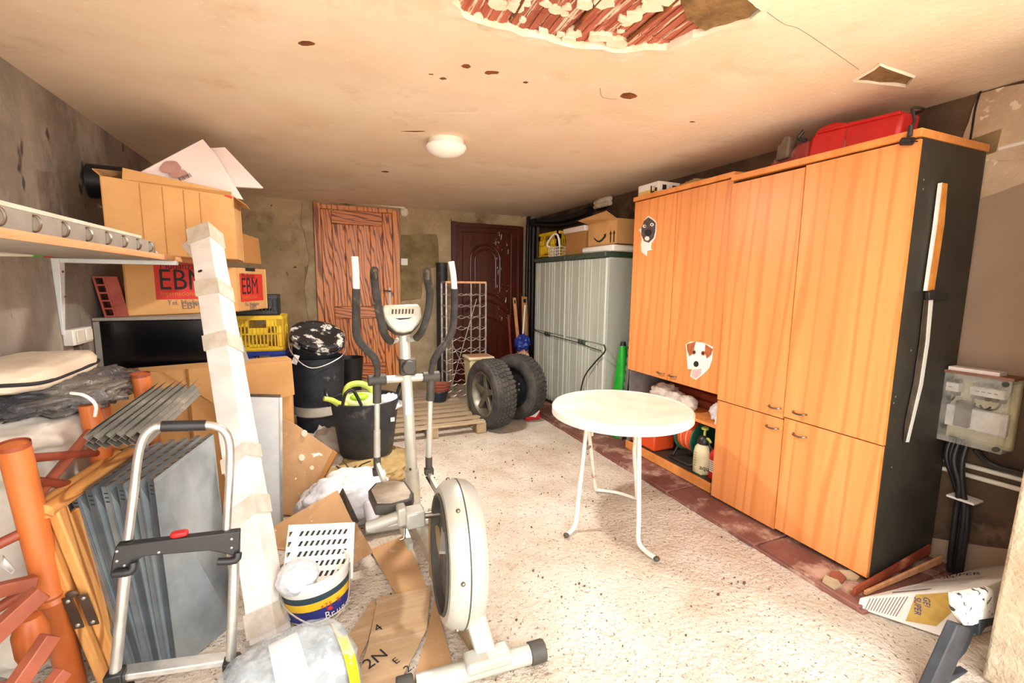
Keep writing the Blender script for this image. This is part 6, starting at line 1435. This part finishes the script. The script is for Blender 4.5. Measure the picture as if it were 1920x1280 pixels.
single('blue_bag_scrap', 'pale blue plastic sheet under the white bag', 'sheet', MB().blob((-.10, 2.80, .04), .16, .11, .05, .35, 3, 72, e=.9, n=36, m=20, flat=-.038), mat('pale_blue_film', (196, 214, 226), (176, 196, 212), sc=6, rough=.4, bump=.5, bsc=16), (-.1, 2.8, 0))
single('dark_weeds', 'dry dark twigs and rubbish behind the leaning cardboard', 'twigs', (lambda m: [m.tube([(.05+.2*random.random(), 3.1+.3*random.random(), .01), (.05+.25*random.random(), 3.1+.35*random.random(), .05+.12*random.random()), (.05+.3*random.random(), 3.05+.4*random.random(), .02+.2*random.random())], .005, 5, 3) for _ in range(26)] and m)(MB()), mat('dry_twigs', (92, 82, 60), (60, 52, 40), rough=.9), (.15, 3.2, 0), kind='stuff')

# ------------------------------------------------------------------ right foreground: sack and black plastic stand
mk = thing('adhesive_sack', 'paper sack with gold and blue print lying at the foot of the dark cupboard side', 'sack', (2.55, 1.03, 0))
SA = [V3((2.265, 1.155, .004)), V3((2.44, .87, .004)), V3((3.0, .80, .004)), V3((2.97, 1.10, .004)), V3((2.275, 1.155, .055)), ay(1852, 1098, .88), V3((3.02, .82, .26)), ay(1868, 1052, 1.02)]
for _q in SA: _q.x = min(_q.x, 3.035)
def bil(a, b, c, d, u, v): return (a*(1-u)+b*u)*(1-v)+(d*(1-u)+c*u)*v
bm_ = MB(); NS = 10
def lattice(u, v, w): return (bil(SA[0], SA[1], SA[2], SA[3], u, v)*(1-w)+bil(SA[4], SA[5], SA[6], SA[7], u, v)*w)
for fn in (lambda u, v: lattice(u, v, 0), lambda u, v: lattice(u, v, 1), lambda u, v: lattice(u, 0, v), lambda u, v: lattice(u, 1, v), lambda u, v: lattice(0, u, v), lambda u, v: lattice(1, u, v)): bm_.grid(fn, 10, 10)
ob('sack_body', bm_, mat('sack_paper', (226, 220, 210), (206, 198, 188), sc=7, rough=.7, bump=.35, bsc=18, bdist=.01), mk, bev=.012, weld=True)
def side(u, v, k=.0015):
    p = bil(SA[0], SA[1], SA[5], SA[4], u, v); n = (SA[1]-SA[0]).cross(SA[4]-SA[0]).normalized(); n = n if n.x < 0 else -n; return p+n*k
def topf(u, v, k=.004):
    p = bil(SA[4], SA[7], SA[6], SA[5], u, v); n = (SA[7]-SA[4]).cross(SA[5]-SA[4]).normalized(); n = n if n.z > 0 else -n; return p+n*k
def decal(nm, F, uv, m_, k=.0015): return ob(nm, MB().add([F(u, v, k) for u, v in uv], [tuple(range(len(uv)))]), m_, mk)
decal('gold_panel', side, [(.50, .10), (.78, .16), (.84, .5), (.80, .93), (.46, .93)], GOLD)
lm = MB()
for k in range(12): lm.add([side(u, v) for u, v in ((.08+.028*k, .15), (.09+.028*k, .15), (.10+.028*k, .88), (.09+.028*k, .88))], [(0, 1, 2, 3)])
ob('small_print', lm, INKG, mk, kind='stuff')
ex_ = side(.56, .15)-side(.44, .9); ey_ = side(.6, .5)-side(.5, .5)
nn_ = side(.5, .5, .01)-side(.5, .5, 0); ey_ = nn_.cross(ex_)
text('lettering', 'SUPER', .034, side(.455, .88, .003), ex_, ey_, INKB, mk, sx=.8); text('lettering', 'GEL', .034, side(.53, .86, .003), ex_, ey_, INKB, mk, sx=.8)
ex_ = topf(.62, .9)-topf(.66, .1); nn_ = topf(.5, .5, .01)-topf(.5, .5, 0); ey_ = nn_.cross(ex_)
text('lettering', 'SUPER', .075, topf(.60, .08, .003), ex_, ey_, INK, mk, sx=.7); text('lettering', 'GEL', .06, topf(.52, .14, .003), ex_, ey_, INK, mk, sx=.7)
lm = MB()
for k in range(12): lm.add([topf(u, v) for u, v in ((.16+.026*k, .15), (.166+.026*k, .15), (.176+.026*k, .75), (.17+.026*k, .75))], [(0, 1, 2, 3)])
ob('small_print', lm, INKG, mk, kind='stuff'); decal('printed_mark', topf, [(.07, .2), (.12, .15), (.12, .5), (.08, .5)], INKG)
sd = thing('black_stand', 'black plastic folding stand dusted white at the right edge by the jamb', 'stand', (2.32, .86, 0))
def sy_(u, v, k=0): return ay(u, v, .80-k)
ob('leg', MB().prism([sy_(1775, 1160), sy_(1800, 1168), sy_(1750, 1290), sy_(1716, 1290)], (0, -.035, 0)), BLACKD, sd, bev=.005)
ob('leg_web', MB().prism([sy_(1800, 1168), sy_(1822, 1165), sy_(1800, 1215), sy_(1770, 1250), sy_(1762, 1290), sy_(1740, 1290)], (0, -.02, 0)), BLACKD, sd, bev=.004)
ob('cross_member', MB().prism([sy_(1816, 1152), sy_(1845, 1148), sy_(1846, 1160), sy_(1826, 1166), sy_(1815, 1182)], (0, -.035, 0)), BLACKD, sd, bev=.004)
ob('cross_member', MB().prism([sy_(1765, 1256), sy_(1840, 1236), sy_(1842, 1256), sy_(1760, 1290)], (0, -.03, 0)), BLACKD, sd, bev=.004)
ob('top_plate', MB().prism([sy_(1775, 1108, .0), sy_(1845, 1096), sy_(1848, 1150), sy_(1806, 1164), sy_(1792, 1164), sy_(1778, 1140)], (0, -.03, 0)), mat('dusted_cap', (236, 232, 222), (206, 200, 188), sc=6, rough=.7, bump=.3, speck=(54, 52, 50), ssc=34, slo=.60), sd, bev=.008)
for k, (pts, lb) in enumerate([([(2.30, 1.20, .03), (2.95, 1.21, .09), (2.95, 1.21, .14), (2.30, 1.20, .07)], 'short brown board wedged upright against the dark cupboard side'), ([(2.36, 1.185, .03), (2.98, 1.17, .05), (2.98, 1.17, .09), (2.36, 1.185, .05)], 'thin pale batten in front of the wedged brown board')]):
    single('offcut_board', lb, 'board', MB().prism(pts, (0, -.012, 0)), [REDW, SHELFW][k], pts[0], 'board offcuts by the cupboard foot', bev=.002)
for k in range(5):
    c = V3((2.30+.07*k+.02*random.random(), 1.27+.06*random.random(), .04))
    single('broken_tile', ['pale cement tile piece, outermost on the red floor strip by the cupboard corner', 'reddish tile piece second from the kerb by the cupboard corner', 'pale cement tile piece in the middle of the rubble under the cupboard corner', 'reddish tile piece next to the cupboard leg', 'creamy plaster lump deepest under the cupboard corner'][k], 'rubble', MB().prism([c+V3((r*math.cos(t), r*math.sin(t), 0)) for t, r in [(q*1.256+.3*k, .03+.03*random.random()) for q in range(5)]], (0, 0, -.013)), [CEMENT2, TERRA, CEMENT2, TERRA, PEEL][k], c, 'tile rubble at the cupboard foot', bev=.001)
# crumbs of plaster on the floor
cr_ = MB()
for k in range(420):
    x, y = random.uniform(-.2, 2.2), random.uniform(1.1, 4.2); r = random.uniform(.002, .007)*(1.6 if random.random() < .05 else 1)
    cr_.prism([(x+r*random.uniform(.5, 1.2)*math.cos(t), y+r*random.uniform(.5, 1.2)*math.sin(t), -.002) for t in (0, 1.3, 2.6, 4.2)], (0, 0, r*.9+.002))
single('floor_crumbs', 'tiny crumbs of grit and plaster scattered over the concrete floor', 'grit', cr_, mat('grit', (206, 192, 170), (96, 78, 60), sc=3, rough=.95, lo=.48, hi=.52), (1, 2, 0), kind='stuff')
